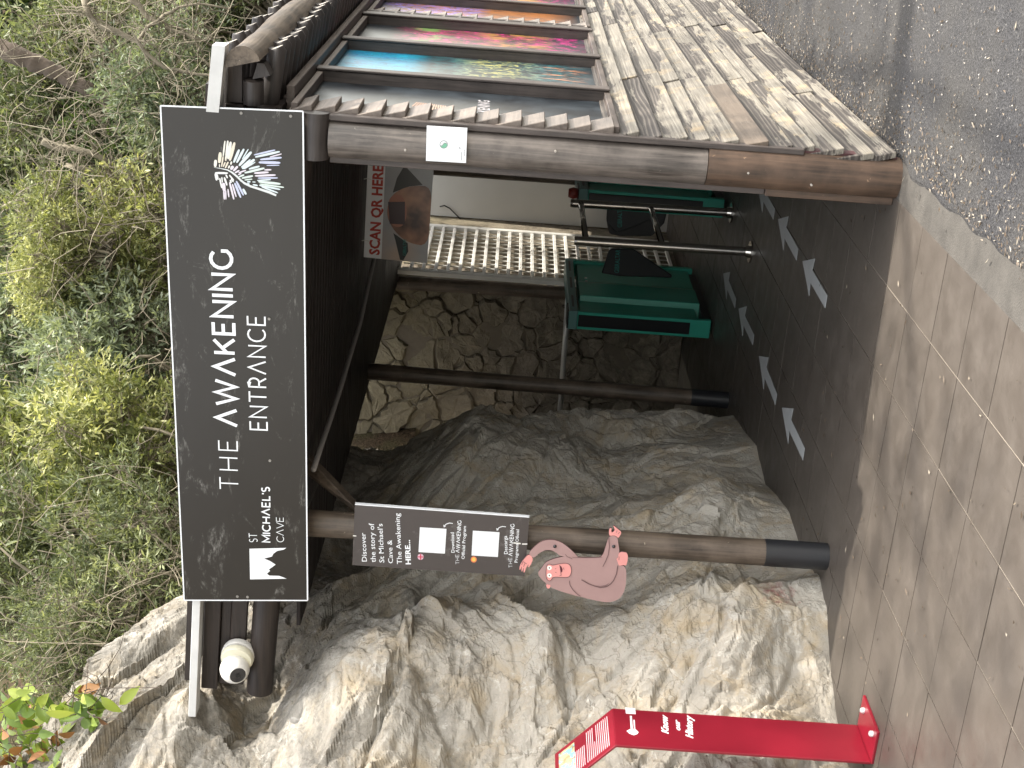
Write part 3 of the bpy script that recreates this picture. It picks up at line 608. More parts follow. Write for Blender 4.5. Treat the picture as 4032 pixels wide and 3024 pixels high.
mb.add(V, Fs); B(mb, 'edge_log', M['edge_log'], smooth=True, angle=50)
mb = MB(); mb.tube([(-1.15, 5.69, 2.62), (-1.055, 5.68, 2.62)], [0.043, 0.042], 16); B(mb, 'log_stub', M['pole'], smooth=True, angle=50)
mb = MB(); mb.prism([(-1.05, 5.66, 2.62), (-0.985, 5.66, 2.60), (-0.985, 5.66, 2.575), (-1.03, 5.66, 2.55)], (0, 0.08, 0)); B(mb, 'log_stub', M['pole'])
mb = MB(); mb.box((-1.15, 5.68, 2.665), (-1.0, 5.76, 2.72)); B(mb, 'roof_block', M['beam'])

# ================================================================== SIGN: THE AWAKENING ENTRANCE
SY = 5.6; M['screw'] = plain('dull_screw', (0.22, 0.21, 0.19), 0.5)
sg = T('entrance_sign', 'long dark brown sign reading The Awakening Entrance with a pale feather wing', 'sign', (-2.27, 5.6, 2.35))
n = NB('dark_sign_print', 0.33, 0.35); co = n.coord((1.5, 1, 4), world=True); a = n.noise(co, 2.3, 9, 0.72, 1.0); b = n.noise(co, 0.9, 3); f = n.noise(co, 14, 7, 0.75)
mk = n.math('MULTIPLY', n.ramp(a, [(0.56, 0.0), (0.66, 1.0)]), n.ramp(f, [(0.45, 0.0), (0.65, 1.0)]))
n.col(n.mix(n.math('MULTIPLY', mk, 0.85), n.mix(b, (0.018, 0.016, 0.0135), (0.027, 0.0235, 0.02)), (0.22, 0.215, 0.2))); n.bump(n.noise(co, 1.2, 2), 0.08, 0.02); M['signface'] = n.m
TR, BR, BL, TL = (onY(632, 416, SY), onY(1193, 438, SY), onY(1211, 2364, SY), onY(725, 2363, SY))
def lerp4(u_, v_): return (TL*(1-u_)+TR*u_)*(1-v_)+(BL*(1-u_)+BR*u_)*v_
mb = MB(); mb.prism([TL, BL, BR, TR], (0, 0.012, 0)); sg.part(mb, 'sign_panel', M['signface'])
mb = MB(); e_ = np.array([0, -0.0008, 0]); bw = 0.006
for k, (p_, q_) in enumerate(((TL, TR), (TR, BR), (BR, BL), (BL, TL))): mb.ribbon([p_+e_*(1+0.3*(k % 2)), q_+e_*(1+0.3*(k % 2))], bw, (0, -1, 0))
sg.part(mb, 'white_border', M['white_print'])
K_ = 4032/2212
def D(x_, y_): return onY(x_*K_, y_*K_, SY-0.0022)
ny = (0, -1, 0)
sg.part(stroke_text('THE', D(515, 1058), D(512, 953), D(476, 1058), ny, 0.075, 0.5), 'lettering', M['white_print'])
sg.part(stroke_text('AWAKENING', D(512, 920), D(500, 543), D(469, 922), ny, 0.165, 0.34), 'lettering', M['white_print'])
sg.part(stroke_text('ENTRANCE', D(577, 929), D(572, 684), D(541, 930), ny, 0.10, 0.34), 'lettering', M['white_print'])
sg.part(stroke_text('ST', D(556, 1171), D(555, 1152), D(539, 1171), ny, 0.09, 0.22), 'lettering', M['white_print'])
sg.part(stroke_text("MICHAEL'S", D(584, 1171), D(582, 1053), D(568, 1172), ny, 0.19, 0.32), 'lettering', M['white_print'])
sg.part(stroke_text('CAVE', D(613, 1171), D(612, 1118), D(598, 1171), ny, 0.09, 0.2), 'lettering', M['white_print'])
Lz = lambda a_, b_: onY(900+a_/3.6875, 1950+b_/3.6875, SY-0.0022)
mount = [(303, 778), (838, 765), (800, 790), (705, 810), (650, 850), (630, 890), (515, 920), (600, 955), (682, 1008), (640, 1040), (585, 1078), (602, 1100), (556, 1140), (592, 1168), (735, 1172), (780, 1188), (840, 1212), (312, 1222)]
mb = MB(); mb.prism([Lz(*p_) for p_ in mount], (0, 0.001, 0)); sg.part(mb, 'mountain_emblem', M['white_print'])
Wz = lambda a_, b_, k: onY(780+a_/5.529, 500+b_/5.529, SY-0.0020-0.00012*(k % 5))
cr_ = (0.68, 0.67, 0.61); ye = (0.66, 0.61, 0.5); bl = (0.58, 0.67, 0.7); li = (0.48, 0.52, 0.68); pk_ = (0.64, 0.6, 0.67); gn = (0.58, 0.68, 0.64); wh = (0.68, 0.7, 0.69)
FE = [(385, 715, 370, 870, 62, cr_), (485, 550, 460, 785, 66, ye), (585, 300, 545, 640, 34, cr_), (648, 295, 605, 700, 44, cr_), (712, 320, 650, 700, 60, cr_), (795, 335, 690, 735, 62, ye), (545, 640, 510, 870, 30, ye), (605, 640, 600, 740, 34, ye),
      (465, 810, 468, 880, 22, cr_), (590, 765, 545, 870, 30, ye), (655, 760, 590, 895, 34, ye), (730, 750, 710, 820, 36, cr_), (690, 840, 655, 900, 34, cr_), (895, 490, 775, 775, 52, bl), (1000, 475, 840, 780, 50, bl), (1095, 480, 960, 700, 24, bl),
      (1160, 540, 890, 845, 62, bl), (1140, 705, 935, 880, 30, bl), (1230, 705, 960, 910, 62, bl), (1245, 765, 1000, 915, 24, bl), (765, 850, 710, 930, 60, pk_), (865, 855, 765, 960, 46, pk_), (900, 945, 800, 1000, 34, pk_), (1045, 940, 880, 1000, 30, pk_), (940, 1010, 870, 1040, 26, pk_),
      (1340, 855, 1105, 915, 42, bl), (1445, 895, 1010, 1000, 46, gn), (1595, 930, 1440, 935, 32, pk_), (1535, 985, 1220, 1005, 44, pk_), (1005, 1040, 890, 1085, 34, gn), (1195, 1065, 950, 1115, 42, gn), (1180, 1135, 1010, 1155, 28, gn), (1690, 1045, 1235, 1065, 42, pk_),
      (1735, 1108, 1300, 1112, 32, li), (1585, 1145, 1285, 1165, 30, bl), (1795, 1240, 1310, 1190, 52, gn), (1870, 1315, 1340, 1240, 34, gn), (1790, 1360, 1330, 1270, 40, bl), (1740, 1435, 1380, 1300, 34, bl), (1140, 1190, 1065, 1195, 34, bl), (1250, 1200, 1180, 1195, 22, bl), (1300, 1275, 1190, 1255, 34, bl), (1120, 1240, 1060, 1235, 30, bl),
      (1680, 500, 1215, 610, 34, li), (1780, 535, 1240, 655, 46, bl), (1820, 585, 1560, 655, 26, pk_), (1820, 665, 1350, 710, 46, li), (1790, 780, 1320, 770, 56, li), (1770, 832, 1490, 838, 20, li),
      (375, 1010, 405, 1165, 44, wh), (400, 1000, 440, 1150, 34, wh), (470, 1110, 515, 1330, 32, wh), (515, 1090, 530, 1210, 28, wh), (570, 1095, 630, 1275, 40, wh), (605, 1035, 640, 1115, 32, wh), (680, 1045, 780, 1165, 32, wh), (700, 1150, 720, 1220, 36, wh), (550, 1215, 570, 1400, 70, pk_), (560, 1380, 570, 1580, 34, pk_), (600, 1380, 605, 1580, 28, pk_),
      (650, 1350, 670, 1530, 30, pk_), (685, 1200, 780, 1580, 40, pk_), (745, 1240, 830, 1525, 34, pk_), (795, 1215, 930, 1540, 48, li), (830, 1175, 990, 1490, 44, li), (975, 1345, 1045, 1470, 50, bl), (370, 1000, 650, 1005, 44, wh), (720, 1120, 770, 1200, 30, wh)]
by = {}
for k, (x0, y0, x1, y1, w_, c_) in enumerate(FE): by.setdefault(c_, []).append((k, x0, y0, x1, y1, w_))
for c_, L_ in by.items():
    mt = plain('feather_print_%d' % len(bpy.data.materials), c_, 0.4, grime=0.25, scale=60)
    for k, x0, y0, x1, y1, w_ in L_:
        mb = MB(); w_ *= 1.22
        d = math.hypot(x1-x0, y1-y0); pts = [(x0+(x1-x0)*t, y0+(y1-y0)*t) for t in (0, 0.06, 0.3, 0.7, 0.94, 1)]
        mb.ribbon([Wz(px_, py_, k) for px_, py_ in pts], [w_*0.35/5.529/F_PX*5.95*0.9, *[w_*j/5.529/F_PX*5.95*0.86 for j in (0.75, 1, 0.95, 0.7)], w_*0.3/5.529/F_PX*5.95*0.9], ny)
        sg.part(mb, 'feather', mt)
mb = MB(); sp_ = [(345, 880), (500, 905), (640, 935), (740, 990), (850, 1080), (930, 1160), (1010, 1225), (1140, 1290), (1330, 1350), (1550, 1420), (1700, 1490)]
mb.ribbon([Wz(a_, b_, 0) for a_, b_ in sp_], [0.001, 0.003, 0.005, 0.007, 0.008, 0.008, 0.009, 0.009, 0.009, 0.011, 0.008], ny); sg.part(mb, 'feather_spine', plain('spine_print', (0.6, 0.64, 0.64), 0.4))
for (a_, b_) in ((950, 445), (1145, 457), (975, 2350), (1063, 1813), (935, 2348), (1060, 1255)):
    p_ = onY(a_, b_, SY-0.001); mb = MB(); mb.tube([p_, p_+np.array([0, -0.004, 0])], 0.006, 10); sg.part(mb, 'screw', M['screw'], smooth=True, angle=50)
for xx in (-1.35, -3.0): mb = MB(); mb.box((xx-.02, 5.613, 2.5), (xx+.02, 5.70, 2.54)); sg.part(mb, 'bracket', M['beam'])

# ---- white notice on the corner post (its code left out)
nt_ = T('white_notice', 'small white square notice with green round emblem on the corner post', 'notice', (-1.26, 5.61, 1.9))
q = lambda a_, b_, k=0: onY(1650+a_/9.217, 480+b_/9.217, 5.612-0.0006*k)
mb = MB(); mb.prism([q(280, 140), q(250, 1412), q(1702, 1492), q(1750, 225)], (0, 0.004, 0)); nt_.part(mb, 'notice_board', M['white_print'])
cir = [(895+138*math.cos(t), 820+138*math.sin(t)) for t in np.linspace(0, 2*math.pi, 37)]
mb = MB(); mb.ribbon([q(*p_, 2) for p_ in cir], 0.0022, ny); mb.ribbon([q(*p_, 3) for p_ in [(770, 860), (830, 865), (870, 820), (900, 775), (950, 765), (1010, 790)]], 0.002, ny); nt_.part(mb, 'emblem_ring', M['grey_line'])
mb = MB(); mb.prism([q(*p_, 1) for p_ in [(770, 870), (830, 880), (880, 830), (910, 785), (960, 775), (1015, 800), (1020, 850), (990, 910), (930, 950), (860, 945), (800, 915)]], (0, 0.0004, 0)); nt_.part(mb, 'green_emblem', M['mint'])
mb = MB(); mb.ribbon([q(*p_, 1) for p_ in [(1555, 995), (1490, 950), (1440, 940)]], 0.0015, ny); mb.ribbon([q(*p_, 2) for p_ in [(1500, 920), (1440, 940), (1470, 980)]], 0.0015, ny)
for yb_ in (1540, 1640):
    pts = [(yb_+(18 if i % 2 else -18), (1400 if yb_ < 1600 else 1240)-i*22) for i in range(15 if yb_ < 1600 else 12)]; mb.ribbon([q(*p_, 1) for p_ in pts], 0.0012, ny)
nt_.part(mb, 'handwriting', M['grey_line'])

# ---- information sign on the left post
isg = T('information_sign', 'narrow dark upright board reading Discover the story on the front post', 'sign', (-3.04, 5.66, 1.75))
PY = 5.655; q = lambda a_, b_, k=0: onY(1350+a_/2.836, 1950+b_/2.836, PY-0.0006*k)
n = NB('dark_board_print', 0.36, 0.5); co = n.coord((1, 1, 1), world=True); a = n.noise(co, 3.3, 8, 0.75); f = n.noise(co, 30, 6, 0.7)
n.col(n.mix(n.math('MULTIPLY', n.ramp(a, [(0.57, 0.0), (0.68, 0.7)]), n.ramp(f, [(0.42, 0.0), (0.62, 1.0)])), (0.058, 0.05, 0.048), (0.26, 0.25, 0.24))); M['board'] = n.m
PC = [q(135, 100), q(105, 780), q(2030, 905), q(2083, 245)]
mb = MB(); mb.prism(PC, (0, 0.02, 0), 0, 1); isg.part(mb, 'board', [M['board'], M['white_print']])
mb = MB(); mb.ribbon([q(135, 103, 1), q(2080, 246, 1)], 0.004, ny); isg.part(mb, 'board_edge', M['white_print'])
for txt, bx, ya, yb2, tx in (('Discover', 268, 740, 420, 210), ('the story of', 368, 748, 312, 308), ("St Michael's", 462, 752, 318, 405), ('Cave &', 560, 760, 500, 505), ('The Awakening', 660, 768, 200, 602)):
    o = text_mesh(txt, q(bx, ya, 1), q(bx-26*(ya-yb2)/540, yb2, 1), q(tx, ya+2, 1), ny, 0.004); isg.part(o, 'lettering', M['white_print'])
isg.part(text_mesh('HERE...', q(758, 772, 1), q(748, 498, 1), q(700, 775, 1), ny, 0.03), 'lettering', M['white_print'])
for ox, oy, txt1, txt3, dx_ in ((0, 0, 'Download', 'Official Program', 0), (592, 38, 'Descarga', 'Programa Oficial', 0)):
    mb = MB(); mb.prism([q(860+ox, 358+oy, 1), q(845+ox, 634+oy, 1), q(1139+ox, 652+oy, 1), q(1157+ox, 376+oy, 1)], (0, 0.0005, 0)); isg.part(mb, 'white_square', M['white_print'])
    yb_ = 640 if not ox else 628; isg.part(text_mesh(txt1, q(1248+ox, yb_+oy-(0 if not ox else 10), 1), q(1240+ox, 415+oy, 1), q(1208+ox, yb_+oy, 1), ny, 0.01), 'lettering', M['white_print'])
    isg.part(stroke_text('THE', q(1300+ox, 768+oy, 1), q(1295+ox, 662+oy, 1), q(1262+ox, 768+oy, 1), ny, 0.1, 0.35), 'lettering', M['white_print'])
    isg.part(stroke_text('AWAKENING', q(1300+ox, 640+oy, 1), q(1322+ox, 285+oy, 1), q(1262+ox, 642+oy, 1), ny, 0.2, 0.34), 'lettering', M['white_print'])
    isg.part(text_mesh(txt3, q(1358+ox, 714+oy, 1), q(1376+ox, 345+oy, 1), q(1322+ox, 716+oy, 1), ny, 0.01), 'lettering', M['white_print'])
    mb = MB(); mb.ribbon([q(*p_, 1) for p_ in [(1228+ox, 315+oy), (1190+ox, 310+oy), (1155+ox, 322+oy), (1132+ox, 345+oy)]], 0.0035, ny); mb.prism([q(1122+ox, 328+oy, 1), q(1127+ox, 358+oy, 1), q(1150+ox, 348+oy, 1)], (0, 0.0004, 0)); isg.part(mb, 'print_arrow', M['white_print'])
fl = lambda cx, cy, r, k: [q(cx+r*math.cos(t), cy+r*math.sin(t), k) for t in np.linspace(0, 2*math.pi, 20, endpoint=False)]
mb = MB(); mb.prism(fl(868, 688, 34, 1), (0, 0.0005, 0)); isg.part(mb, 'round_flag', plain('pale_flag_print', (0.6, 0.42, 0.5), 0.4))
mb = MB(); mb.ribbon([q(836, 688, 2), q(900, 690, 2)], 0.005, ny); mb.ribbon([q(868, 656, 3), q(867, 720, 3)], 0.005, ny); isg.part(mb, 'flag_cross', plain('flag_red', (0.5, 0.03, 0.07), 0.4))
mb = MB(); mb.prism(fl(1462, 718, 34, 1), (0, 0.0005, 0)); isg.part(mb, 'round_flag', plain('flag_orange', (0.65, 0.2, 0.08), 0.4))
mb = MB(); mb.prism(fl(1462, 718, 20, 2), (0, 0.0005, 0)); isg.part(mb, 'flag_disc', plain('flag_yellow', (0.75, 0.5, 0.1), 0.4))
mb = MB(); mb.ribbon([q(1905, 532, 4), q(1985, 540, 4)], 0.007, ny); mb.ribbon([q(2000, 545, 4), q(2060, 545, 4)], 0.006, ny); mb.ribbon([q(112, 452, 4), q(150, 455, 4)], 0.005, ny); isg.part(mb, 'cable_tie', M['white_plastic'])

# ---- cut-out ape board on the post
ap = T('ape_cutout', 'flat pinkish brown cartoon ape cut-out screwed to the front post', 'cut-out', (-3.1, 5.64, 1.1))
AY = 5.628; q = lambda p_, k=0: onY(2000+p_[0]/4.254, 2020+p_[1]/4.254, AY-0.0009*k)
furm = plain('mauve_fur_paint', (0.36, 0.23, 0.22), 0.6, grime=0.35, scale=5, bump=0.05); pinkm = plain('pink_skin_paint', (0.68, 0.29, 0.27), 0.55, grime=0.15); linem = plain('dark_line_paint', (0.11, 0.06, 0.06), 0.6, grime=0); eyew = plain('eye_white', (0.8, 0.8, 0.76), 0.5, grime=0); mouthm = plain('mouth_dark', (0.08, 0.005, 0.02), 0.5, grime=0)
def smoothpoly(P_, it=2):
    for _ in range(it):
        Q = []
        for i in range(len(P_)):
            a_, b_ = P_[i], P_[(i+1) % len(P_)]; Q += [(a_[0]*.75+b_[0]*.25, a_[1]*.75+b_[1]*.25), (a_[0]*.25+b_[0]*.75, a_[1]*.25+b_[1]*.75)]
        P_ = Q
    return P_
body = [(490, 1010), (560, 930), (610, 850), (680, 800), (820, 750), (980, 725), (1180, 745), (1420, 755), (1580, 745), (1640, 560), (1690, 380), (1830, 385), (1850, 520), (1870, 650), (1850, 760), (1840, 880), (1985, 885), (1980, 1200), (1930, 1360), (1840, 1460), (1690, 1500), (1530, 1480), (1230, 1410), (930, 1330), (720, 1250), (640, 1180), (560, 1110)]
mb = MB(); mb.prism([q(p_) for p_ in smoothpoly(body)], (0, 0.009, 0), 0, 1); ap.part(mb, 'body', [furm, linem])
arm = [(860, 715), (820, 670), (740, 625), (640, 618), (560, 650), (490, 700), (430, 760), (340, 680), (420, 590), (520, 500), (620, 455), (740, 445), (860, 475), (960, 535), (1060, 620), (1130, 690), (1185, 750), (1100, 745), (980, 740)]
mb = MB(); mb.prism([q(p_, 1) for p_ in smoothpoly(arm)], (0, 0.0085, 0), 0, 1); ap.part(mb, 'arm', [furm, linem])
hand1 = [(345, 690), (280, 760), (225, 830), (195, 900), (192, 955), (212, 945), (235, 880), (225, 975), (240, 985), (262, 900), (262, 995), (278, 1000), (305, 915), (350, 850), (335, 905), (350, 912), (392, 850), (420, 770), (400, 730)]
hand2 = [(1700, 385), (1690, 330), (1700, 260), (1725, 245), (1738, 265), (1728, 310), (1750, 325), (1785, 300), (1785, 250), (1760, 215), (1775, 210), (1820, 250), (1860, 285), (1895, 310), (1895, 350), (1870, 390), (1845, 420), (1825, 395), (1775, 375)]
hand3 = [(1855, 880), (1830, 800), (1815, 765), (1850, 740), (1850, 680), (1890, 650), (1940, 655), (1995, 665), (2012, 730), (2000, 820), (1980, 885), (1940, 870), (1900, 880)]
for hnd in (hand1, hand2, hand3): mb = MB(); mb.prism([q(p_, 2) for p_ in smoothpoly(hnd, 1)], (0, 0.009, 0), 0, 1); ap.part(mb, 'hand', [pinkm, linem])
face = [(640, 940), (650, 880), (680, 855), (720, 862), (745, 880), (860, 850), (990, 838), (1050, 880), (1068, 960), (1050, 1040), (1010, 1080), (900, 1078), (750, 1070), (730, 1120), (690, 1142), (650, 1110), (635, 1040)]
mb = MB(); mb.prism([q(p_, 2) for p_ in smoothpoly(face)], (0, 0.0008, 0)); fc = ap.part(mb, 'face', pinkm)
mb = MB(); fp_ = smoothpoly(face)+[smoothpoly(face)[0]]; mb.ribbon([q(p_, 3) for p_ in fp_], 0.0025, ny); ap.part(mb, 'painted_line', linem)
for cy_ in (920, 1047):
    mb = MB(); mb.prism([q((695+38*math.cos(t), cy_+36*math.sin(t)), 3) for t in np.linspace(0, 6.283, 20, endpoint=False)], (0, 0.0006, 0)); ap.part(mb, 'eye', eyew, fc)
    mb = MB(); mb.prism([q((695+12*math.cos(t), cy_+12*math.sin(t)), 4) for t in np.linspace(0, 6.283, 12, endpoint=False)], (0, 0.0006, 0)); ap.part(mb, 'pupil', linem, fc)
mb = MB(); mb.prism([q(p_, 3) for p_ in [(872, 882), (895, 900), (915, 940), (910, 980), (885, 1005)]], (0, 0.0006, 0)); ap.part(mb, 'mouth', mouthm, fc)
mb = MB(); mb.prism([q(p_, 2) for p_ in smoothpoly([(640, 1195), (690, 1205), (718, 1215), (700, 1260), (665, 1270), (645, 1240)])], (0, 0.006, 0)); ap.part(mb, 'ear', pinkm)
mb = MB()
for L_, w_ in (([(865, 870), (880, 960), (892, 1045), (865, 1050)], .002), ([(790, 940), (808, 925)], .002), ([(790, 990), (815, 1000)], .002), ([(930, 915), (940, 955)], .002), ([(1030, 1135), (1040, 1210), (1090, 1290), (1150, 1350), (1215, 1395)], .003),
               ([(1690, 420), (1700, 560), (1680, 700), (1640, 800), (1590, 900)], .003), ([(1840, 880), (1820, 1020), (1770, 1130), (1720, 1190), (1650, 1235), (1550, 1250), (1450, 1225), (1350, 1185), (1230, 1118)], .004), ([(1080, 740), (1300, 750), (1580, 745)], .002),
               ([(960, 690), (990, 730), (1080, 770)], .002), ([(230, 870), (250, 815)], .002), ([(262, 900), (285, 840)], .002), ([(250, 810), (315, 855)], .002), ([(1860, 790), (1862, 730)], .002), ([(1830, 290), (1815, 330)], .002), ([(1870, 320), (1850, 350)], .002)):
    mb.ribbon([q(p_, 4) for p_ in L_], w_, ny)
ap.part(mb, 'painted_line', linem)
mb = MB(); mb.prism([q(p_, 3) for p_ in [(1230, 1120), (1350, 1180), (1450, 1215), (1550, 1225), (1640, 1205), (1700, 1170), (1640, 1232), (1550, 1248), (1450, 1228), (1340, 1185)]], (0, 0.0005, 0)); ap.part(mb, 'painted_fold', plain('dark_mauve_paint', (0.2, 0.12, 0.12), 0.6))
for p_ in ((787, 555), (1770, 558)):
    c_ = q(p_, 2); mb = MB(); mb.tube([c_, c_+np.array([0, -0.004, 0]), c_+np.array([0, -0.007, 0])], [0.008, 0.008, 0.004], 12); ap.part(mb, 'bolt', M['glass_dark'], smooth=True, angle=60)

# ---- security camera
cmr = T('security_camera', 'white domed security camera on the dark fascia at left end of roof', 'security camera', (-3.75, 5.68, 2.66))
def ring(c_, r_, ax, n_=28):
    ax = np.array(ax, float)/np.linalg.norm(ax); a_ = np.cross(ax, (0, 0, 1)); a_ /= np.linalg.norm(a_); b_ = np.cross(ax, a_)
    return [c_+r_*(math.cos(2*math.pi*k/n_)*a_+math.sin(2*math.pi*k/n_)*b_) for k in range(n_)]
def lathe(c_, ax, prof, n_=28, mi=None):
    ax = np.array(ax, float)/np.linalg.norm(ax); mb = MB(); 
    for (h_, r_) in prof: mb.v += [tuple(p_) for p_ in ring(c_+ax*h_, r_, ax, n_)]
    for i in range(len(prof)-1):
        for k in range(n_): k2 = (k+1) % n_; mb.f.append((i*n_+k, i*n_+k2, (i+1)*n_+k2, (i+1)*n_+k)); mb.mi.append(0)
    mb.f.append(tuple(range(n_))); mb.mi.append(0); mb.f.append(tuple((len(prof)-1)*n_+k for k in reversed(range(n_)))); mb.mi.append(0); return mb
cc = onY(935, 2575+20, 5.66)
cmr.part(lathe(cc+np.array([0.012, 0.035, 0.0]), (0, -1, 0), [(0, .078), (.03, .078), (.034, .075)]), 'mount_base', M['white_plastic'], smooth=True, angle=50)
cmr.part(lathe(cc+np.array([0.010, 0.0, 0.0]), (-.15, -1, 0), [(0, .0765), (.014, .076), (.026, .069)]), 'yellow_collar', M['yellowed'], smooth=True, angle=50)
ax = np.array([0.02, -0.85, -0.40]); c0 = cc+np.array([-0.028, -0.034, 0.008])
cmr.part(lathe(c0, ax, [(-.03, .058), (-.01, .067), (.012, .069), (.03, .065), (.048, .055), (.062, .043), (.064, .040)]), 'ball_housing', M['white_plastic'], smooth=True, angle=60)
cmr.part(lathe(c0, ax, [(.06, .037), (.0662, .037), (.0665, .034)]), 'lens_window', M['glass_dark'], smooth=True, angle=50)
cmr.part(lathe(c0, ax, [(.066, .011), (.0690, .011), (.0693, .006)]), 'lens', M['black'], smooth=True, angle=50)

# ---- SCAN QR HERE sign
qs = T('scan_sign', 'hanging sign reading Scan QR Here in red above a picture of a dark scanner', 'sign', (-2.2, 8.05, 2.2))
QY = 8.05; q = lambda a_, b_, k=0: onY(1400+a_/2.458, 600+b_/2.458, QY-0.001*k)
n = NB('printed_scan_picture', 0.35, 0.5); co = n.coord((1, 1, 1), world=True); a = n.noise(co, 5, 4, 0.5, 0.6); b = n.noise(co, 2.4, 2)
n.col(n.mix(n.ramp(b, [(0.4, 0.0), (0.62, 1.0)]), n.mix(a, (0.2, 0.23, 0.28), (0.42, 0.42, 0.42)), (0.5, 0.36, 0.26))); M['scanpic'] = n.m
mb = MB(); mb.prism([q(118, 88), q(78, 1015), q(692, 1075), q(757, 150)], (0, 0.006, 0)); qs.part(mb, 'sign_board', M['white_print'], bevel=0.002)
mb = MB(); mb.prism([q(290, 105, 1), q(250, 1032, 1), q(690, 1073, 1), q(755, 152, 1)], (0, 0.0008, 0)); qs.part(mb, 'picture', M['scanpic'])
mb = text_mesh('SCAN QR HERE', q(228, 995, 1), q(268, 128, 1), q(128, 985, 1), ny, 0.035); qs.part(mb, 'lettering', M['red_text'])
mb = MB(); mb.prism([q(*p_, 2) for p_ in [(475, 124), (650, 315), (520, 330), (360, 390), (400, 250)]], (0, 0.0006, 0)); qs.part(mb, 'dark_flap_print', M['black']); mb = MB(); mb.prism([q(*p_, 2) for p_ in [(365, 780), (505, 880), (510, 960), (460, 1048), (430, 1040), (385, 850)]], (0, 0.0006, 0)); qs.part(mb, 'dark_flap_print', plain('dark_teal_print', (0.004, 0.012, 0.016), 0.4, grime=0.1))
dome = smoothpoly([(300, 580), (330, 440), (420, 360), (560, 320), (740, 330), (725, 620), (700, 910), (520, 880), (400, 790), (325, 680)]); mb = MB(); mb.prism([q(*p_, 3) for p_ in dome], (0, 0.0006, 0))
n = NB('brown_dome_print', 0.3); co = n.coord((1, 1, 1), world=True); a = n.noise(co, 5, 3); n.col(n.mix(n.ramp(a, [(0.4, 0.0), (0.65, 1.0)]), (0.035, 0.008, 0.006), (0.4, 0.2, 0.12))); qs.part(mb, 'dome_print', n.m)
mb = MB(); mb.prism([q(*p_, 4) for p_ in smoothpoly([(305, 560), (330, 430), (410, 400), (470, 440), (500, 560), (480, 690), (420, 730), (340, 700)])], (0, 0.0006, 0)); qs.part(mb, 'dome_print', plain('tan_ring_print', (0.36, 0.15, 0.1), 0.4))
mb = MB(); mb.prism([q(*p_, 5) for p_ in [(315, 480), (478, 478), (478, 700), (330, 690)]], (0, 0.0006, 0)); qs.part(mb, 'dome_print', plain('plum_print', (0.03, 0.008, 0.018), 0.3))
mb = text_mesh('GIBRALTAR', q(490, 1000, 5), q(492, 840, 5), q(455, 1000, 5), ny, 0.0); qs.part(mb, 'lettering', M['teal_text'])
for xx in (-2.02, -2.39): mb = MB(); mb.tube([(xx, 8.05, 2.36), (xx+.006, 8.05, 2.385), (xx-.004, 8.05, 2.42)], 0.0025, 5); qs.part(mb, 'hanging_wire', M['alu'])

# ---- turnstiles
def turnstile(xf, yf, label, wing_pts, wing_y, dirx):
    t = T('turnstile', label, 'turnstile', (xf, yf, 0), 'green metal turnstiles')
    xr = xf+0.135; L = 1.32
    mb = MB(); mb.box((xf, yf, 0.02), (xr, yf+0.05, 0.99)); t.part(mb, 'front_panel', M['green'], bevel=0.004)
    mb = MB(); mb.box((xf+0.022, yf-0.006, 0.17), (xr-0.022, yf-0.0005, 0.985)); mb.v = [(v[0], v[1], v[2]) for v in mb.v]; t.part(mb, 'reader_window', M['black'], bevel=0.003)
    mb = MB(); mb.box((xf, yf+L-0.05, 0.02), (xr, yf+L, 0.99)); t.part(mb, 'end_panel', M['green'], bevel=0.004)
    mb = MB(); prof = [(xf+0.02, 0.10), (xr-0.035, 0.10), (xr-0.035, 0.97), (xf+0.02, 0.97)]
    mb.prism([(a_, yf+0.055, b_) for a_, b_ in prof], (0, 0.30, 0)); t.part(mb, 'body', M['green'], bevel=0.004)
    mb = MB(); mb.prism([(xf+0.02, yf+0.36, 0.06), (xr-0.002, yf+0.40, 0.06), (xr-0.002, yf+0.72, 0.06), (xr-0.02, yf+0.80, 0.06), (xr-0.02, yf+L-0.055, 0.06), (xf+0.02, yf+L-0.055, 0.06)], (0, 0, 0.905)); t.part(mb, 'body', M['green'], bevel=0.004)
    mb = MB(); mb.box((xf-0.003, yf-0.002, 0.992), (xr+0.003, yf+L, 1.055)); lid = t.part(mb, 'lid', M['greengrey'], bevel=0.004)
    for yy0 in (0.10, 0.55, 0.98): mb = MB(); mb.box((xr+0.0035, yf+yy0, 1.015), (xr+0.0045, yf+yy0+0.26, 1.032)); t.part(mb, 'slot', M['black'], lid)
    mb = MB(); mb.box((xf+0.004, yf-0.004, 1.056), (xr-0.004, yf+0.2, 1.066)); t.part(mb, 'reader_glass', M['black'], lid)
    mb = MB(); mb.box((xf+0.02, yf+0.1, 0.0), (xr-0.03, yf+L-0.1, 0.06)); t.part(mb, 'plinth', M['black'])
    for a_, b_ in ((0.88, 0.9), (0.80, 0.9)): mb = MB(); mb.tube([(xr-0.02, yf+a_, b_), (xr-0.012, yf+a_, b_)], 0.01, 8); t.part(mb, 'bolt', M['alu'])
    P_ = [np.array(p_) for p_ in wing_pts]; mb = MB(); mb.prism(P_, (0, 0.02, 0)); wg = t.part(mb, 'barrier_flap', M['black'], bevel=0.006)
    return t, wg
WY = 10.62; ta = lambda x_, y_, Y: onY(1900+x_/1.844, 500+y_/1.844, Y)
w1 = [ta(865, 1062, WY), ta(1000, 1085, WY), ta(1372, 1096, WY), ta(1376, 1078, WY), ta(1105, 893, WY), ta(1090, 885, WY), ta(935, 885, WY), ta(915, 900, WY)]
w1 = [np.array([min(p_[0], 9), p_[1], p_[2]]) for p_ in w1]
t1, wg1 = turnstile(-3.447, 9.76, 'left green metal turnstile standing against the stone wall', w1, WY, 1)
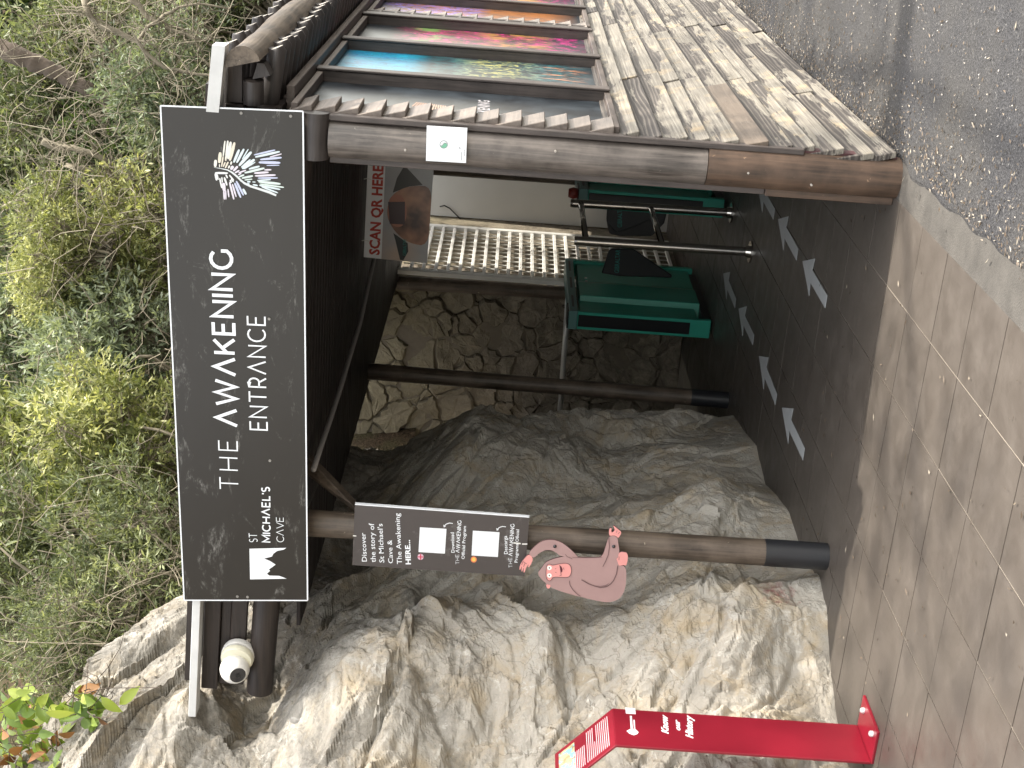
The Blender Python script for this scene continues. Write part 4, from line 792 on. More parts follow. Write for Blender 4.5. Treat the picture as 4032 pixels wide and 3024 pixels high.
t1.part(text_mesh('GIBRALTAR', ta(990, 1060, WY-0.003), ta(1000, 892, WY-0.003), ta(955, 1060, WY-0.003), ny, 0.0), 'lettering', M['teal_text'], wg1)
w2 = [ta(905, 560, WY), ta(900, 690, WY), ta(975, 775, WY), ta(1345, 625, WY), ta(1345, 560, WY)]
t2, wg2 = turnstile(-2.568, 9.87, 'right green metal turnstile half hidden behind the corner post', w2, WY, -1)
t2.part(text_mesh('GIBRALTAR', ta(1012, 728, WY-0.003), ta(1012, 565, WY-0.003), ta(978, 728, WY-0.003), ny, 0.0), 'lettering', M['teal_text'], wg2)
mb = MB(); mb.prism([ta(915, 560, WY+.01), ta(905, 700, WY+.01), ta(912, 745, WY+.01), ta(925, 780, WY+.01), ta(1000, 795, WY+.01), ta(1230, 795, WY+.01), ta(1320, 700, WY+.01), ta(1345, 600, WY+.01)], (0, 0.15, 0)); tag(mb.build('dark_stone_plinth', plain('dark_stone', (0.03, 0.027, 0.027), 0.7, bump=0.5), None, bevel=0.01), 'dark rough plinth block behind the right turnstile flap', 'plinth')
mb = MB(); c_ = ta(655, 480, 9.86); mb.tube([c_+np.array([0, 0, -0.035]), c_, c_+np.array([0, 0, 0.03])], [0.035, 0.042, 0.03], 14); tag(mb.build('red_button', M['redthing'], None, smooth=True), 'small dull red button housing on top of the right turnstile', 'button')

# ---- steel railing
rl = T('steel_railing', 'polished steel railing of two posts in front of the right turnstile', 'railing', (-2.46, 9.1, 0))
for (px0, px1, yv) in ((-2.464, -2.474, 8.68), (-2.455, -2.47, 9.6)):
    mb = MB(); mb.tube([(px0, yv, 0.012), (px1, yv, 1.108)], 0.029, 20); p_ = rl.part(mb, 'post', M['steel'], smooth=True, angle=50)
    mb = MB(); mb.tube([(px0, yv, 0.0), (px0, yv, 0.012)], 0.07, 24); rl.part(mb, 'flange', M['steel'], p_, smooth=True, angle=50)
    mb = MB(); mb.tube([(px0, yv, 0.012), (px0, yv, 0.04)], [0.04, 0.034], 20); rl.part(mb, 'collar', M['steel'], p_, smooth=True, angle=50)
    mb = MB(); mb.tube([(px1, yv, 1.1085), (px1, yv, 1.125)], [0.03, 0.026], 20); rl.part(mb, 'post_top', M['steel'], p_, smooth=True, angle=50)
for zz in (1.052, 0.565): mb = MB(); mb.tube([(-2.465, 8.69, zz), (-2.465, 9.59, zz)], 0.02, 16); rl.part(mb, 'rail', M['steel'], smooth=True)

# ---- aluminium gate, white wall, pale brick wall
M['slat'] = plain('pale_satin_aluminium', (0.75, 0.74, 0.7), 0.4, metal=0.1)
gt = T('aluminium_gate', 'aluminium slatted gate standing open in front of the yellowish wall', 'gate', (-3.52, 11.8, 0))
GX_ = -3.52
for (ya, yb) in ((11.05, 11.115), (12.44, 12.50)): mb = MB(); mb.box((GX_-.02, ya, 0.06), (GX_+.02, yb, 2.42)); gt.part(mb, 'stile', M['slat'], bevel=0.004)
nsl = 24
for k in range(nsl): zz = 0.09+k*0.1; mb = MB(); mb.box((GX_-.012, 11.116, zz), (GX_+.012, 12.439, zz+0.028)); gt.part(mb, 'slat', M['slat'], bevel=0.003)
for k in range(10): yv = 11.24+k*0.125; mb = MB(); mb.tube([(GX_-.018, yv, 0.1), (GX_-.018, yv, 2.38)], 0.006, 6); gt.part(mb, 'rod', M['slat'])
n = NB('painted_white_wall', 0.7, 0.2); co = n.coord(world=True); a = n.noise(co, 2, 5); n.col(n.mix(a, (0.5, 0.49, 0.46), (0.62, 0.61, 0.57))); M['whitewall'] = n.m
mb = MB(); mb.box((-3.62, 13.22, 0.0), (-1.38, 13.4, 2.78)); o = mb.build('white_back_wall', M['whitewall']); tag(o, 'plain off-white wall at the back of the passage', 'wall')
bwl = T('brick_wall', 'pale yellowish block wall seen through the slatted gate', 'wall', (-4.4, 13.2, 0))
M['ybrick'] = plain('yellow_block', (0.55, 0.43, 0.24), 0.85, grime=0.8, scale=9, bump=0.4)
mb = MB(); mb.box((-5.6, 13.26, 0), (-3.62, 13.4, 2.8)); bwl.part(mb, 'mortar', M['grout'])
for r_ in range(14):
    xx = -5.6+(0.2 if r_ % 2 else 0)
    while xx < -3.64:
        mb = MB(); x2 = min(xx+0.385, -3.63); mb.box((xx, 13.235+random.uniform(-.004, .004), r_*0.2+.006), (x2, 13.262, r_*0.2+.194)); bwl.part(mb, 'block', M['ybrick'], bevel=0.005); xx += 0.4
cb = MB(); q = lambda a_, b_: onY(1400+a_/2.458, 600+b_/2.458, 13.19); cb.tube([q(*p_) for p_ in [(815, 525), (860, 515), (910, 540), (960, 590), (1010, 640), (1070, 700)]], 0.006, 6); tag(cb.build('loose_cable', M['black'], None, smooth=True), 'thin black loose cable drooping on the white back wall', 'cable')
cb = MB(); p_ = q(1790, 725); cb.box((p_[0]-.05, 13.17, p_[2]-.05), (p_[0]+.02, 13.218, p_[2]+.06)); tag(cb.build('wall_socket', M['black'], None, bevel=0.004), 'small dark switch box low on the white back wall', 'switch box')

# ---- rubble stone wall (each stone a part)
sw = T('stone_wall', 'rough rubble stone wall at the back behind the middle post', 'wall', (-4.8, 11.2, 0))
n = NB('rubble_stone', 0.85, 0.25); co = n.coord((1, 1, 1), rnd=17.0); a = n.noise(co, 7, 8, 0.7, 0.6); b = n.noise(co, 40, 6, 0.7); oi = n.n('ShaderNodeObjectInfo')
c = n.mix(n.ramp(a, [(0.3, 0.0), (0.7, 1.0)]), (0.10, 0.085, 0.065), (0.34, 0.3, 0.235)); c = n.mix(n.math('MULTIPLY', oi.outputs['Random'], 0.55), c, (0.2, 0.17, 0.14)); c = n.mix(n.ramp(b, [(0.5, 0.0), (0.7, 0.6)]), c, (0.1, 0.09, 0.06))
g_ = n.n('ShaderNodeNewGeometry'); spz = n.n('ShaderNodeSeparateXYZ'); n.l(g_.outputs['Position'], spz.inputs[0]); mr = n.n('ShaderNodeMapRange'); n.l(spz.outputs['Z'], mr.inputs[0]); mr.inputs[1].default_value = 1.4; mr.inputs[2].default_value = 2.3
c = n.mix(n.math('MULTIPLY', mr.outputs[0], n.math('MULTIPLY', a, 0.9)), c, (0.19, 0.165, 0.09)); n.col(c); n.bump(n.math('ADD', a, n.math('MULTIPLY', b, 0.4)), 0.9, 0.02); M['rubble'] = n.m
M['mortar'] = plain('dark_earth_mortar', (0.17, 0.145, 0.11), 0.95, grime=0.6, scale=20, bump=0.6)
mb = MB(); mb.box((-7.0, 11.26, -0.02), (-3.62, 11.6, 2.75)); sw.part(mb, 'wall_core', M['mortar'])
mb = MB(); mb.box((-4.0, 11.3, 0), (-3.63, 13.24, 2.7)); sw.part(mb, 'wall_return', M['rubble'])
def clip(poly, n_, d_):
    out = []
    for i in range(len(poly)):
        a_, b_ = poly[i], poly[(i+1) % len(poly)]; da, db = a_@n_-d_, b_@n_-d_
        if da <= 0: out.append(a_)
        if (da < 0) != (db < 0) and abs(da-db) > 1e-9: out.append(a_+(b_-a_)*(da/(da-db)))
    return out
seeds = []; zz = 0.02; rows = []
while zz < 2.7:
    hh = random.choice([0.11, 0.16, 0.22, 0.26, 0.14]); xx = -5.6+random.uniform(-.1, .1)
    while xx < -3.66:
        wd = hh*random.uniform(0.8, 1.9)
        if hh > 0.2 and random.random() < 0.4: seeds += [np.array([xx+wd/2, zz+hh*0.25]), np.array([xx+wd/2+random.uniform(-.04, .04), zz+hh*0.78])]
        else: seeds.append(np.array([xx+wd/2, zz+hh/2+random.uniform(-.03, .03)]))
        xx += wd
    zz += hh
seeds = [s_+np.array([random.uniform(-.035, .035), random.uniform(-.03, .03)]) for s_ in seeds]+[np.array([random.uniform(-5.2, -3.7), random.uniform(0.05, 2.6)]) for _ in range(45)]
SD = np.array(seeds); SW = np.array([random.choice([0.0, 0.01, 0.03, 0.05, 0.075, 0.1, 0.12])**2*1.6 for _ in seeds])
def stone(poly, depth, base_y, parent_t, mat, jag=0.022):
    poly = np.array(poly); c2 = poly.mean(0); out = []
    for i in range(len(poly)):
        a_, b_ = poly[i], poly[(i+1) % len(poly)]; out.append(a_); 
        L_ = np.linalg.norm(b_-a_); k_ = int(min(3, L_/0.04)); jj = min(jag, L_*0.13)
        for q_ in range(1, k_+1): out.append(a_+(b_-a_)*q_/(k_+1)+np.array([random.uniform(-jj, jj), random.uniform(-jj, jj)]))
    poly = np.array(out); k = len(poly); V = []
    tx, tz = random.uniform(-.2, .2), random.uniform(-.2, .2)
    for sc_, dp in ((1.0, -0.05), (0.99, 0.5), (0.88, 0.93), (0.5, 0.97)):
        for p2 in poly:
            v = c2+(p2-c2)*sc_; dd = depth*dp+(0 if dp < 0 else tx*(v[0]-c2[0])+tz*(v[1]-c2[1])+0.016*float(fbm(np.array([[v[0]*13, v[1]*13, 0.3]]), 2, 55)[0])+(random.uniform(-.003, .003) if dp > .6 else 0))
            V.append((v[0]-c2[0], base_y-dd, v[1]-c2[1]))
    V.append((0, base_y-depth*0.98, 0))
    Fs = []
    for r_ in range(3):
        for i in range(k): j = (i+1) % k; Fs.append((r_*k+i, r_*k+j, (r_+1)*k+j, (r_+1)*k+i))
    for i in range(k): Fs.append((3*k+i, 3*k+(i+1) % k, 4*k))
    mb = MB(); mb.add(V, Fs); o = mb.build('stone', mat, None, smooth=False); o.location = (c2[0], 0, c2[1]); reparent_world(o, parent_t.o); return o
cnt = 0
for i, s0 in enumerate(SD):
    near = SD[np.argsort(((SD-s0)**2).sum(1))[1:14]]; poly = [s0+np.array(v_) for v_ in ((-.3, -.3), (.3, -.3), (.3, .3), (-.3, .3))]
    for jn in np.argsort(((SD-s0)**2).sum(1))[1:22]:
        t_ = SD[jn]; n_ = t_-s0; L = np.linalg.norm(n_); n_ = n_/L; poly = clip(poly, n_, (s0@n_)+(L*L+SW[i]-SW[jn])/(2*L)-0.0025)
        if len(poly) < 3: break
    if len(poly) >= 3:
        poly = [np.array([min(max(p_[0], -5.7), -3.63), min(max(p_[1], 0.0), 2.72)]) for p_ in poly]
        if cnt < 290: stone(poly, random.uniform(0.015, 0.06), 11.27, sw, M['rubble']); cnt += 1
hr = MB(); hr.tube([(-3.47, 10.75, 1.02), (-4.7, 10.9, 0.99)], 0.022, 14); tag(hr.build('wall_handrail', M['alu'], None, smooth=True), 'horizontal grey metal handrail in front of the stone wall', 'handrail')

# ---- conduit under the roof edge
cb = MB(); pts = [(1473, 1019), (1453, 1109), (1418, 1272), (1372, 1421), (1340, 1530), (1303, 1644), (1268, 1745), (1234, 1850)]
P_ = [onZ(a_, b_, 2.36) for a_, b_ in pts]; cb.tube([(P_[0]+np.array([0.1, 0.8, 0.02]))]+P_, 0.0125, 10); cd = cb.build('conduit_pipe', M['conduit'], None, smooth=True); tag(cd, 'thin pale conduit pipe running under the ceiling edge', 'pipe')

# ---- red history sign
rs = T('red_history_sign', 'red folded metal sign reading Know our History bolted to the tiles', 'sign', (-3.32, 4.72, 0))
XS = -3.318; y0_, y1_ = 4.597, 4.842; th = 0.012
tr_ = onX(2403, 2776, XS); tl_ = onX(2430, 2903, XS); zb = (tr_[2]+tl_[2])/2
pe = onY(2184, 2969, y1_); dx_, dz_ = pe[0]-XS, pe[2]-zb
mb = MB(); mb.box((XS-th, y0_, 0.012), (XS, y1_, zb)); col_ = rs.part(mb, 'column', M['red_paint'], bevel=0.002)
LH = 1.0
mb = MB(); mb.prism([(XS, y0_, zb+.0005), (XS, y1_, zb+.0005), (XS+dx_*LH, y1_, zb+dz_*LH), (XS+dx_*LH, y0_, zb+dz_*LH)], (-th*0.9, 0, -0.004)); head = rs.part(mb, 'reading_panel', M['red_paint'], bevel=0.002)
mb = MB(); mb.box((XS-0.008, y0_-0.003, 0.0), (XS+0.142, y1_+0.003, 0.0115)); pl_ = rs.part(mb, 'base_plate', M['red_paint'], bevel=0.002)
for yy0 in (y0_+.045, y1_-.045): mb = MB(); mb.tube([(XS+0.1, yy0, 0.0115), (XS+0.1, yy0, 0.022), (XS+0.1, yy0, 0.027)], [0.013, 0.012, 0.006], 12); rs.part(mb, 'bolt', M['alu'], pl_, smooth=True, angle=50)
q = lambda a_, b_, k=1: onX(2150+a_/2.949, 2700+b_/2.949, XS+0.0008*k)
for txt, bx, ya, yb2, tx in (('Know', 1420, 560, 340, 1345), ('our', 1558, 520, 395, 1502), ('History', 1705, 612, 345, 1625)): rs.part(text_mesh(txt, q(bx, ya), q(bx-12, yb2), q(tx, ya+8), nx_, 0.045, 0.35), 'lettering', M['white_print'])
mb = MB(); mb.prism([q(920, 252), q(928, 322), q(1043, 330), q(1035, 262)], (-0.0005, 0, 0)); rs.part(mb, 'white_label', M['white_print'])
mb = MB(); mb.prism([q(*p_) for p_ in [(935, 525), (970, 505), (1000, 500), (1040, 505), (1075, 540), (1060, 560), (1020, 575), (970, 555)]], (-0.0005, 0, 0)); mb.ribbon([q(985, 350), q(995, 500)], 0.008, nx_); mb.ribbon([q(1022, 395), q(1028, 505)], 0.005, nx_); rs.part(mb, 'castle_emblem', M['white_print'])
hd = np.array([dx_, 0, dz_]); hn = np.cross((0, 1, 0), hd); hn /= np.linalg.norm(hn); hn = hn if hn[0] > 0 else -hn
def H(v_, u_, k=1): return np.array([XS, y0_+(y1_-y0_)*u_, zb])+hd*v_+hn*0.001*k
mb = MB()
for k in range(12): mb.ribbon([H(0.10+k*0.032, 0.1), H(0.10+k*0.032, 0.9 if k != 7 else 0.5)], 0.0035, hn)
for k in range(7): mb.ribbon([H(0.50+k*0.03, 0.1), H(0.50+k*0.03, 0.62)], 0.0035, hn)
rs.part(mb, 'small_print', M['pink_text'], head)
n = NB('old_painting_print', 0.5); co = n.coord(world=True); a = n.noise(co, 30, 3); b = n.noise(co, 17, 3); n.col(n.mix(n.ramp(a, [(0.5, 0.0), (0.56, 1.0)]), n.mix(n.ramp(b, [(0.4, 0.0), (0.6, 1.0)]), (0.5, 0.45, 0.25), (0.2, 0.12, 0.06)), (0.2, 0.5, 0.5)))
mb = MB(); mb.add([H(0.66, 0.12), H(0.66, 0.9), H(0.93, 0.9), H(0.93, 0.12)], [(0, 1, 2, 3)]); rs.part(mb, 'picture_print', n.m, head)

# ================================================================== VEGETATION
def leafmat(name, dark, mid, light, trans=0.35, rough=0.5):
    n = NB(name, rough, 0.35); at = n.n('ShaderNodeAttribute'); at.attribute_name = 'tint'
    c = n.ramp(at.outputs['Fac'], [(0.0, dark), (0.55, mid), (1.0, light)]); n.col(c)
    tr = n.n('ShaderNodeBsdfTranslucent'); mc = n.mix(1.0, c, (1.25, 1.25, 0.7), 'MULTIPLY'); n.l(mc, tr.inputs[0])
    ms = n.n('ShaderNodeMixShader'); ms.inputs[0].default_value = trans; n.l(n.b.outputs[0], ms.inputs[1]); n.l(tr.outputs[0], ms.inputs[2])
    out = [x for x in n.t.nodes if x.type == 'OUTPUT_MATERIAL'][0]; n.l(ms.outputs[0], out.inputs[0]); return n.m
LM = {'olive': leafmat('olive_leaf', (0.045, 0.06, 0.032), (0.14, 0.17, 0.085), (0.32, 0.35, 0.2)),
      'yellow': leafmat('yellow_green_leaf', (0.08, 0.1, 0.03), (0.24, 0.265, 0.11), (0.5, 0.5, 0.26)),
      'grey': leafmat('grey_green_leaf', (0.05, 0.075, 0.045), (0.18, 0.22, 0.14), (0.38, 0.43, 0.31)),
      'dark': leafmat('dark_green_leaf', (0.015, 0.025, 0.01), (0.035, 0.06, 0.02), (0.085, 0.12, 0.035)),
      'broad': leafmat('broad_bright_leaf', (0.07, 0.12, 0.02), (0.17, 0.25, 0.04), (0.34, 0.4, 0.08), 0.3, 0.35),
      'dry': leafmat('dry_leaf', (0.04, 0.03, 0.02), (0.13, 0.095, 0.065), (0.27, 0.24, 0.19), 0.1)}
M['twig'] = plain('pale_grey_bark', (0.2, 0.175, 0.125), 0.85, grime=0.6, scale=14, bump=0.4)
M['bark'] = plain('brown_bark', (0.11, 0.085, 0.065), 0.9, grime=1.0, scale=17, bump=1.0)
def leaves_np(base, dirs, nl, length, width, rs_, curl=0.25, spread=0.9, twl=0.16, tint0=None):
    """nl leaves along each twig -> verts, quads, tint"""
    T_ = len(base); t = np.tile(np.linspace(0.12, 1, nl), (T_, 1)); t += rs_.uniform(-.05, .05, t.shape)
    d = dirs/np.linalg.norm(dirs, axis=1, keepdims=True)
    pos = base[:, None, :]+d[:, None, :]*(t*twl)[:, :, None]; pos[:, :, 2] -= (t**2*0.03)
    rnd = rs_.normal(size=(T_, nl, 3)); ld = d[:, None, :]*0.75+rnd*spread*0.6; ld /= np.linalg.norm(ld, axis=2, keepdims=True)
    side = np.cross(ld, rs_.normal(size=(T_, nl, 3))); side /= np.linalg.norm(side, axis=2, keepdims=True)+1e-9
    nrm = np.cross(ld, side); Ls = length*rs_.uniform(0.6, 1.25, (T_, nl, 1)); Ws = width*rs_.uniform(0.7, 1.2, (T_, nl, 1))
    v0 = pos; vm = pos+ld*Ls*0.5+nrm*Ls*curl*0.12; v1 = vm+side*Ws*0.5+nrm*Ws*0.12; v2 = pos+ld*Ls-nrm*Ls*curl*0.15; v3 = vm-side*Ws*0.5+nrm*Ws*0.12
    V = np.stack([v0, v1, v2, v3], 2).reshape(-1, 3); N_ = T_*nl; Fq = np.arange(N_*4).reshape(N_, 4)
    tn = np.repeat(np.clip((tint0[:, None] if tint0 is not None else 0.45)+rs_.normal(0, 0.17, (T_, nl)), 0, 1).ravel(), 4)
    return V, Fq, tn
def twigs_np(p0, p1, r0, r1, rs_, bend=0.12, seg=4):
    T_ = len(p0); t = np.linspace(0, 1, seg+1); L = np.linalg.norm(p1-p0, axis=1, keepdims=True); off = rs_.normal(size=(T_, 3))*L*bend
    P_ = p0[:, None]+(p1-p0)[:, None]*t[None, :, None]+off[:, None]*np.sin(t*math.pi)[None, :, None]+(rs_.normal(size=(T_, 3))*L*bend*.5)[:, None]*np.sin(t*2*math.pi)[None, :, None]
    d = (p1-p0)/(L+1e-9); a = np.cross(d, rs_.normal(size=(T_, 3))); a /= np.linalg.norm(a, axis=1, keepdims=True)+1e-9; b = np.cross(d, a)
    rr = (r0+(r1-r0)*t)[None, :, None, None] if np.isscalar(r0) else (r0[:, None]+(r1-r0)[:, None]*t[None])[:, :, None, None]
    ang = np.arange(3)*2*math.pi/3; ringv = a[:, None, None]*np.cos(ang)[None, None, :, None]+b[:, None, None]*np.sin(ang)[None, None, :, None]
    V = (P_[:, :, None]+ringv*rr).reshape(-1, 3); bi = (np.arange(T_)*(seg+1)*3)[:, None, None]; s_ = (np.arange(seg)*3)[None, :, None]; k = np.arange(3)[None, None]; k2 = (k+1) % 3
    Fq = np.stack([bi+s_+k, bi+s_+k2, bi+s_+3+k2, bi+s_+3+k], -1).reshape(-1, 4); return V, Fq, P_
def shrub_proto(name, mat, seed, R, H_, ntw, length, width, clumps=16, nl=9, label='', cat='shrub', group=None, bare=0.0, twig_r=0.004):
    rs_ = np.random.RandomState(seed); root = thing(name, label, cat, (0, 0, 0), group)
    cdir = rs_.normal(size=(clumps, 3)); cdir /= np.linalg.norm(cdir, axis=1, keepdims=True); cdir[:, 2] = cdir[:, 2]*0.7+0.15
    cc_ = cdir*np.array([R, R, H_])*rs_.uniform(0.35, 0.8, (clumps, 1))+np.array([0, 0, H_*0.75]); cr = rs_.uniform(0.17, 0.36, clumps)*R; ct = rs_.uniform(0.15, 0.85, clumps)
    ci = rs_.randint(0, clumps, ntw); d = rs_.normal(size=(ntw, 3)); d /= np.linalg.norm(d, axis=1, keepdims=True)
    base_ = cc_[ci]+d*(cr[ci]*rs_.uniform(0.2, 1.0, ntw)**0.5)[:, None]; dirs = d*0.8+np.array([0, 0, 0.45])+rs_.normal(size=(ntw, 3))*0.35
    V, Fq, tn = leaves_np(base_, dirs, nl, length, width, rs_, tint0=ct[ci]); fo = mesh_np('foliage', V, Fq, mat, root, smooth=True, attr=tn)
    o0 = rs_.normal(size=(clumps, 3))*np.array([.12, .12, 0.0])*R; V1, F1, _ = twigs_np(o0, cc_, twig_r*5, twig_r*1.8, rs_, 0.14, 6)
    nb = int(ntw*0.3)+int(bare*500); sel = rs_.randint(0, ntw, nb); V2, F2, _ = twigs_np(cc_[ci[sel]]+rs_.normal(size=(nb, 3))*0.05, base_[sel]*(1+0.04*bare), twig_r*0.9, twig_r*0.4, rs_, 0.16, 4)
    V = np.vstack([V1, V2]); Fq = np.vstack([F1, F2+len(V1)]); mesh_np('branches', V, Fq, M['twig'], root, smooth=True); return root
def copy_tree(o, parent=None):
    c_ = o.copy(); C.objects.link(c_)
    if parent: c_.parent = parent
    for ch in [x_ for x_ in SC.objects if x_.parent == o]: copy_tree(ch, c_)
    return c_
GRP = 'shrubs growing on the hillside'
protos = {'olive': shrub_proto('hillside_shrub', LM['olive'], 1, 1.05, 0.95, 1900, 0.078, 0.017, 38, 9, 'x', 'shrub', GRP, 0.6),
          'grey': shrub_proto('hillside_shrub', LM['grey'], 2, 1.05, 0.95, 2100, 0.075, 0.019, 36, 9, 'x', 'shrub', GRP, 0.3),
          'yellow': shrub_proto('hillside_shrub', LM['yellow'], 3, 1.0, 0.9, 2000, 0.07, 0.021, 40, 9, 'x', 'shrub', GRP, 0.2),
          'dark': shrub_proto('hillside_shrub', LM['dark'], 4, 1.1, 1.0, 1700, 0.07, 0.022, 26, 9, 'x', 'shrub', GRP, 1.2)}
used = set(); placed = []
def put(kind, x_, y_, dz=-0.35, sc_=1.0, rz=0.0, label=''):
    o = protos[kind] if kind not in used else copy_tree(protos[kind]); used.add(kind)
    o.location = (x_, y_, float(hill(np.array([x_]), np.array([y_]))[0])+dz); o.scale = (sc_, sc_, sc_*0.95); o.rotation_euler = (0, 0, rz); o['label'] = label; o['group'] = GRP
    return o
# (kind, native px of crown centre, distance plane Y, scale, label)
def put_px(kind, nx, ny_, Y, sc_, rz, label):
    p_ = onY(nx, ny_, Y); o = protos[kind] if kind not in used else copy_tree(protos[kind]); used.add(kind)
    o.location = (p_[0], p_[1], p_[2]-0.75*sc_); o.scale = (sc_, sc_, sc_); o.rotation_euler = (0, 0, rz); o['label'] = label; o['group'] = GRP
LIST = [('yellow', 520, 1050, 11.9, 0.95, 0.3, 'bright yellow-green shrub straight above the middle of the entrance sign'),
        ('grey', 480, 1500, 11.0, 1.1, 1.1, 'grey-green shrub above the lettering on the left half of the sign'),
        ('yellow', 430, 1900, 9.6, 0.95, 2.0, 'dense lit yellow-green shrub above the left end of the sign'),
        ('olive', 560, 2240, 8.7, 0.8, 0.7, 'small-leaved olive shrub by the upper left corner of the sign'),
        ('grey', 160, 1350, 12.6, 1.25, 3.0, 'pale grey-green shrub high on the slope above the sign'),
        ('yellow', 120, 1850, 11.0, 1.15, 4.0, 'yellow-green shrub at the top of the picture above the left sign end'),
        ('olive', 110, 2300, 9.4, 1.0, 5.0, 'twiggy olive shrub high on the slope above the rock'),
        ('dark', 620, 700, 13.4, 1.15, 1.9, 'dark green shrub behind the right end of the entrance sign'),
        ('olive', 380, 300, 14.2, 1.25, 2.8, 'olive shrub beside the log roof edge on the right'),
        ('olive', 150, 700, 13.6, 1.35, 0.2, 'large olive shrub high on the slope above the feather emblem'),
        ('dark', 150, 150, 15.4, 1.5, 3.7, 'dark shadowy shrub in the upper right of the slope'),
        ('olive', 760, 60, 15.5, 1.2, 4.4, 'olive shrub showing over the roof poles at far right'),
        ('yellow', 220, 980, 11.2, 0.62, 5.1, 'small bright yellow-green bush high above the sign'),
        ('dark', 780, 1700, 12.8, 1.1, 0.9, 'dark shrub low behind the roof above the left half of the sign'),
        ('grey', 250, 2050, 12.2, 1.3, 2.2, 'tall grey-green shrub far up the left slope'),
        ('olive', 300, 2480, 8.2, 0.55, 1.4, 'low wiry olive bush on top of the rock near the roof corner'),
        ('grey', 700, 350, 12.6, 0.9, 5.6, 'grey-green shrub right behind the log roof edge'),
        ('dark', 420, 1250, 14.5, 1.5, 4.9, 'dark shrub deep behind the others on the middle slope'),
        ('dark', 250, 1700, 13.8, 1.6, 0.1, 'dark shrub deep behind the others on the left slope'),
        ('olive', 80, 1050, 14.6, 1.4, 1.0, 'olive shrub at the very top of the slope')]
for a_ in LIST: put_px(*a_)
# long bare branches
bg_ = 'bare branches among the shrubs'
q = lambda a_, b_, Y: onY(a_/1.659, b_/1.659, Y)
BR_ = [([(545, -20), (590, 100), (660, 170), (760, 200), (900, 275), (960, 360), (1080, 440), (1250, 480), (1430, 505)], 12.0, 0.03, 'long pale bare branch reaching down to the white roof corner'),
       ([(820, -20), (900, 40), (980, 120), (1060, 170), (1200, 220), (1340, 270)], 12.3, 0.028, 'pale bare branch slanting towards the log roof edge'),
       ([(900, 280), (960, 180), (1080, 95), (1170, 50), (1300, 20), (1500, 60)], 12.1, 0.02, 'thin bare branch forking up from the long pale branch'),
       ([(280, 920), (360, 965), (480, 965), (600, 1000), (680, 1040), (720, 1140), (800, 1200), (880, 1290), (940, 1360)], 11.8, 0.032, 'crooked pale branch above the feather emblem'),
       ([(440, 1080), (560, 1100), (700, 1150), (900, 1180), (1060, 1290)], 11.9, 0.022, 'thin bare branch running down to the sign corner'),
       ([(10, 1360), (100, 1310), (220, 1300), (360, 1310), (450, 1280)], 11.5, 0.018, 'thin straight pale branch high on the left'),
       ([(580, 180), (620, 260), (700, 300), (690, 380)], 12.4, 0.02, 'short bare side branch in the dark hollow')]
for pts, Y, r_, lab in BR_:
    P_ = [q(a_, b_, Y) for a_, b_ in pts]; mb = MB(); rr = [r_*(1-0.65*i/(len(P_)-1)) for i in range(len(P_))]; 
    PP = []; RR = []
    for i in range(len(P_)-1):
        for t in (0, 0.5): PP.append(P_[i]*(1-t)+P_[i+1]*t+np.array([0, random.uniform(-.03, .03), random.uniform(-.012, .012)])); RR.append(rr[i]*(1-t)+rr[i+1]*t)
    PP.append(P_[-1]); RR.append(rr[-1]); mb.tube(PP, RR, 7); root = thing('bare_branch', lab, 'branch', tuple(P_[0]), bg_)
    o = mb.build('limb', M['twig'], None, smooth=True); reparent_world(o, root)
    bp = np.array(PP); sel = RS.randint(1, len(bp), 26); e = bp[sel]+RS.normal(size=(26, 3))*np.array([0.28, 0.15, 0.28]); V, Fq, P2 = twigs_np(bp[sel], e, r_*0.28, r_*0.07, RS, 0.14, 5)
    s2 = RS.randint(0, 26, 50); e2 = P2[s2, 3]+RS.normal(size=(50, 3))*0.14; V2, F2, _ = twigs_np(P2[s2, 3], e2, r_*0.12, r_*0.05, RS, 0.16, 4)
    reparent_world(mesh_np('side_twigs', np.vstack([V, V2]), np.vstack([Fq, F2+len(V)]), M['twig']), root)
P_ = [q(a_, b_, 12.7) for a_, b_ in [(-60, 300), (130, 370), (300, 440), (450, 520), (600, 600), (760, 690), (900, 760)]]; mb = MB(); PP = []; RR = []
for i in range(len(P_)-1):
    for t in np.linspace(0, 1, 7)[:-1]: PP.append(P_[i]*(1-t)+P_[i+1]*t+RS.normal(size=3)*0.008); RR.append(0.085-0.006*i+random.uniform(-.01, .01))
mb.tube(PP, RR, 14); tag(mb.build('fallen_trunk', M['bark'], None, smooth=True), 'dark brown slanting tree trunk among the shrubs at upper right', 'trunk')
# wiry loose twigs over the slope and on the rock (nobody could count them)
nT = 1000; px0 = RS.uniform(0, 900, nT); py0 = RS.uniform(0, 2700, nT); Yv = RS.uniform(9.5, 12.8, nT)*np.interp(py0, [0, 1500, 2700], [1.05, 1.0, 0.72]); p0 = np.array([onY(a_, b_, c_) for a_, b_, c_ in zip(px0, py0, Yv)])
p1 = p0+RS.normal(size=(nT, 3))*np.array([0.28, 0.15, 0.28]); V, Fq, _ = twigs_np(p0, p1, 0.0045, 0.0015, RS, 0.2, 5)
tag(mesh_np('undergrowth_twigs', V, Fq, M['twig']), 'tangle of thin pale twigs all over the slope', None, kind='stuff')
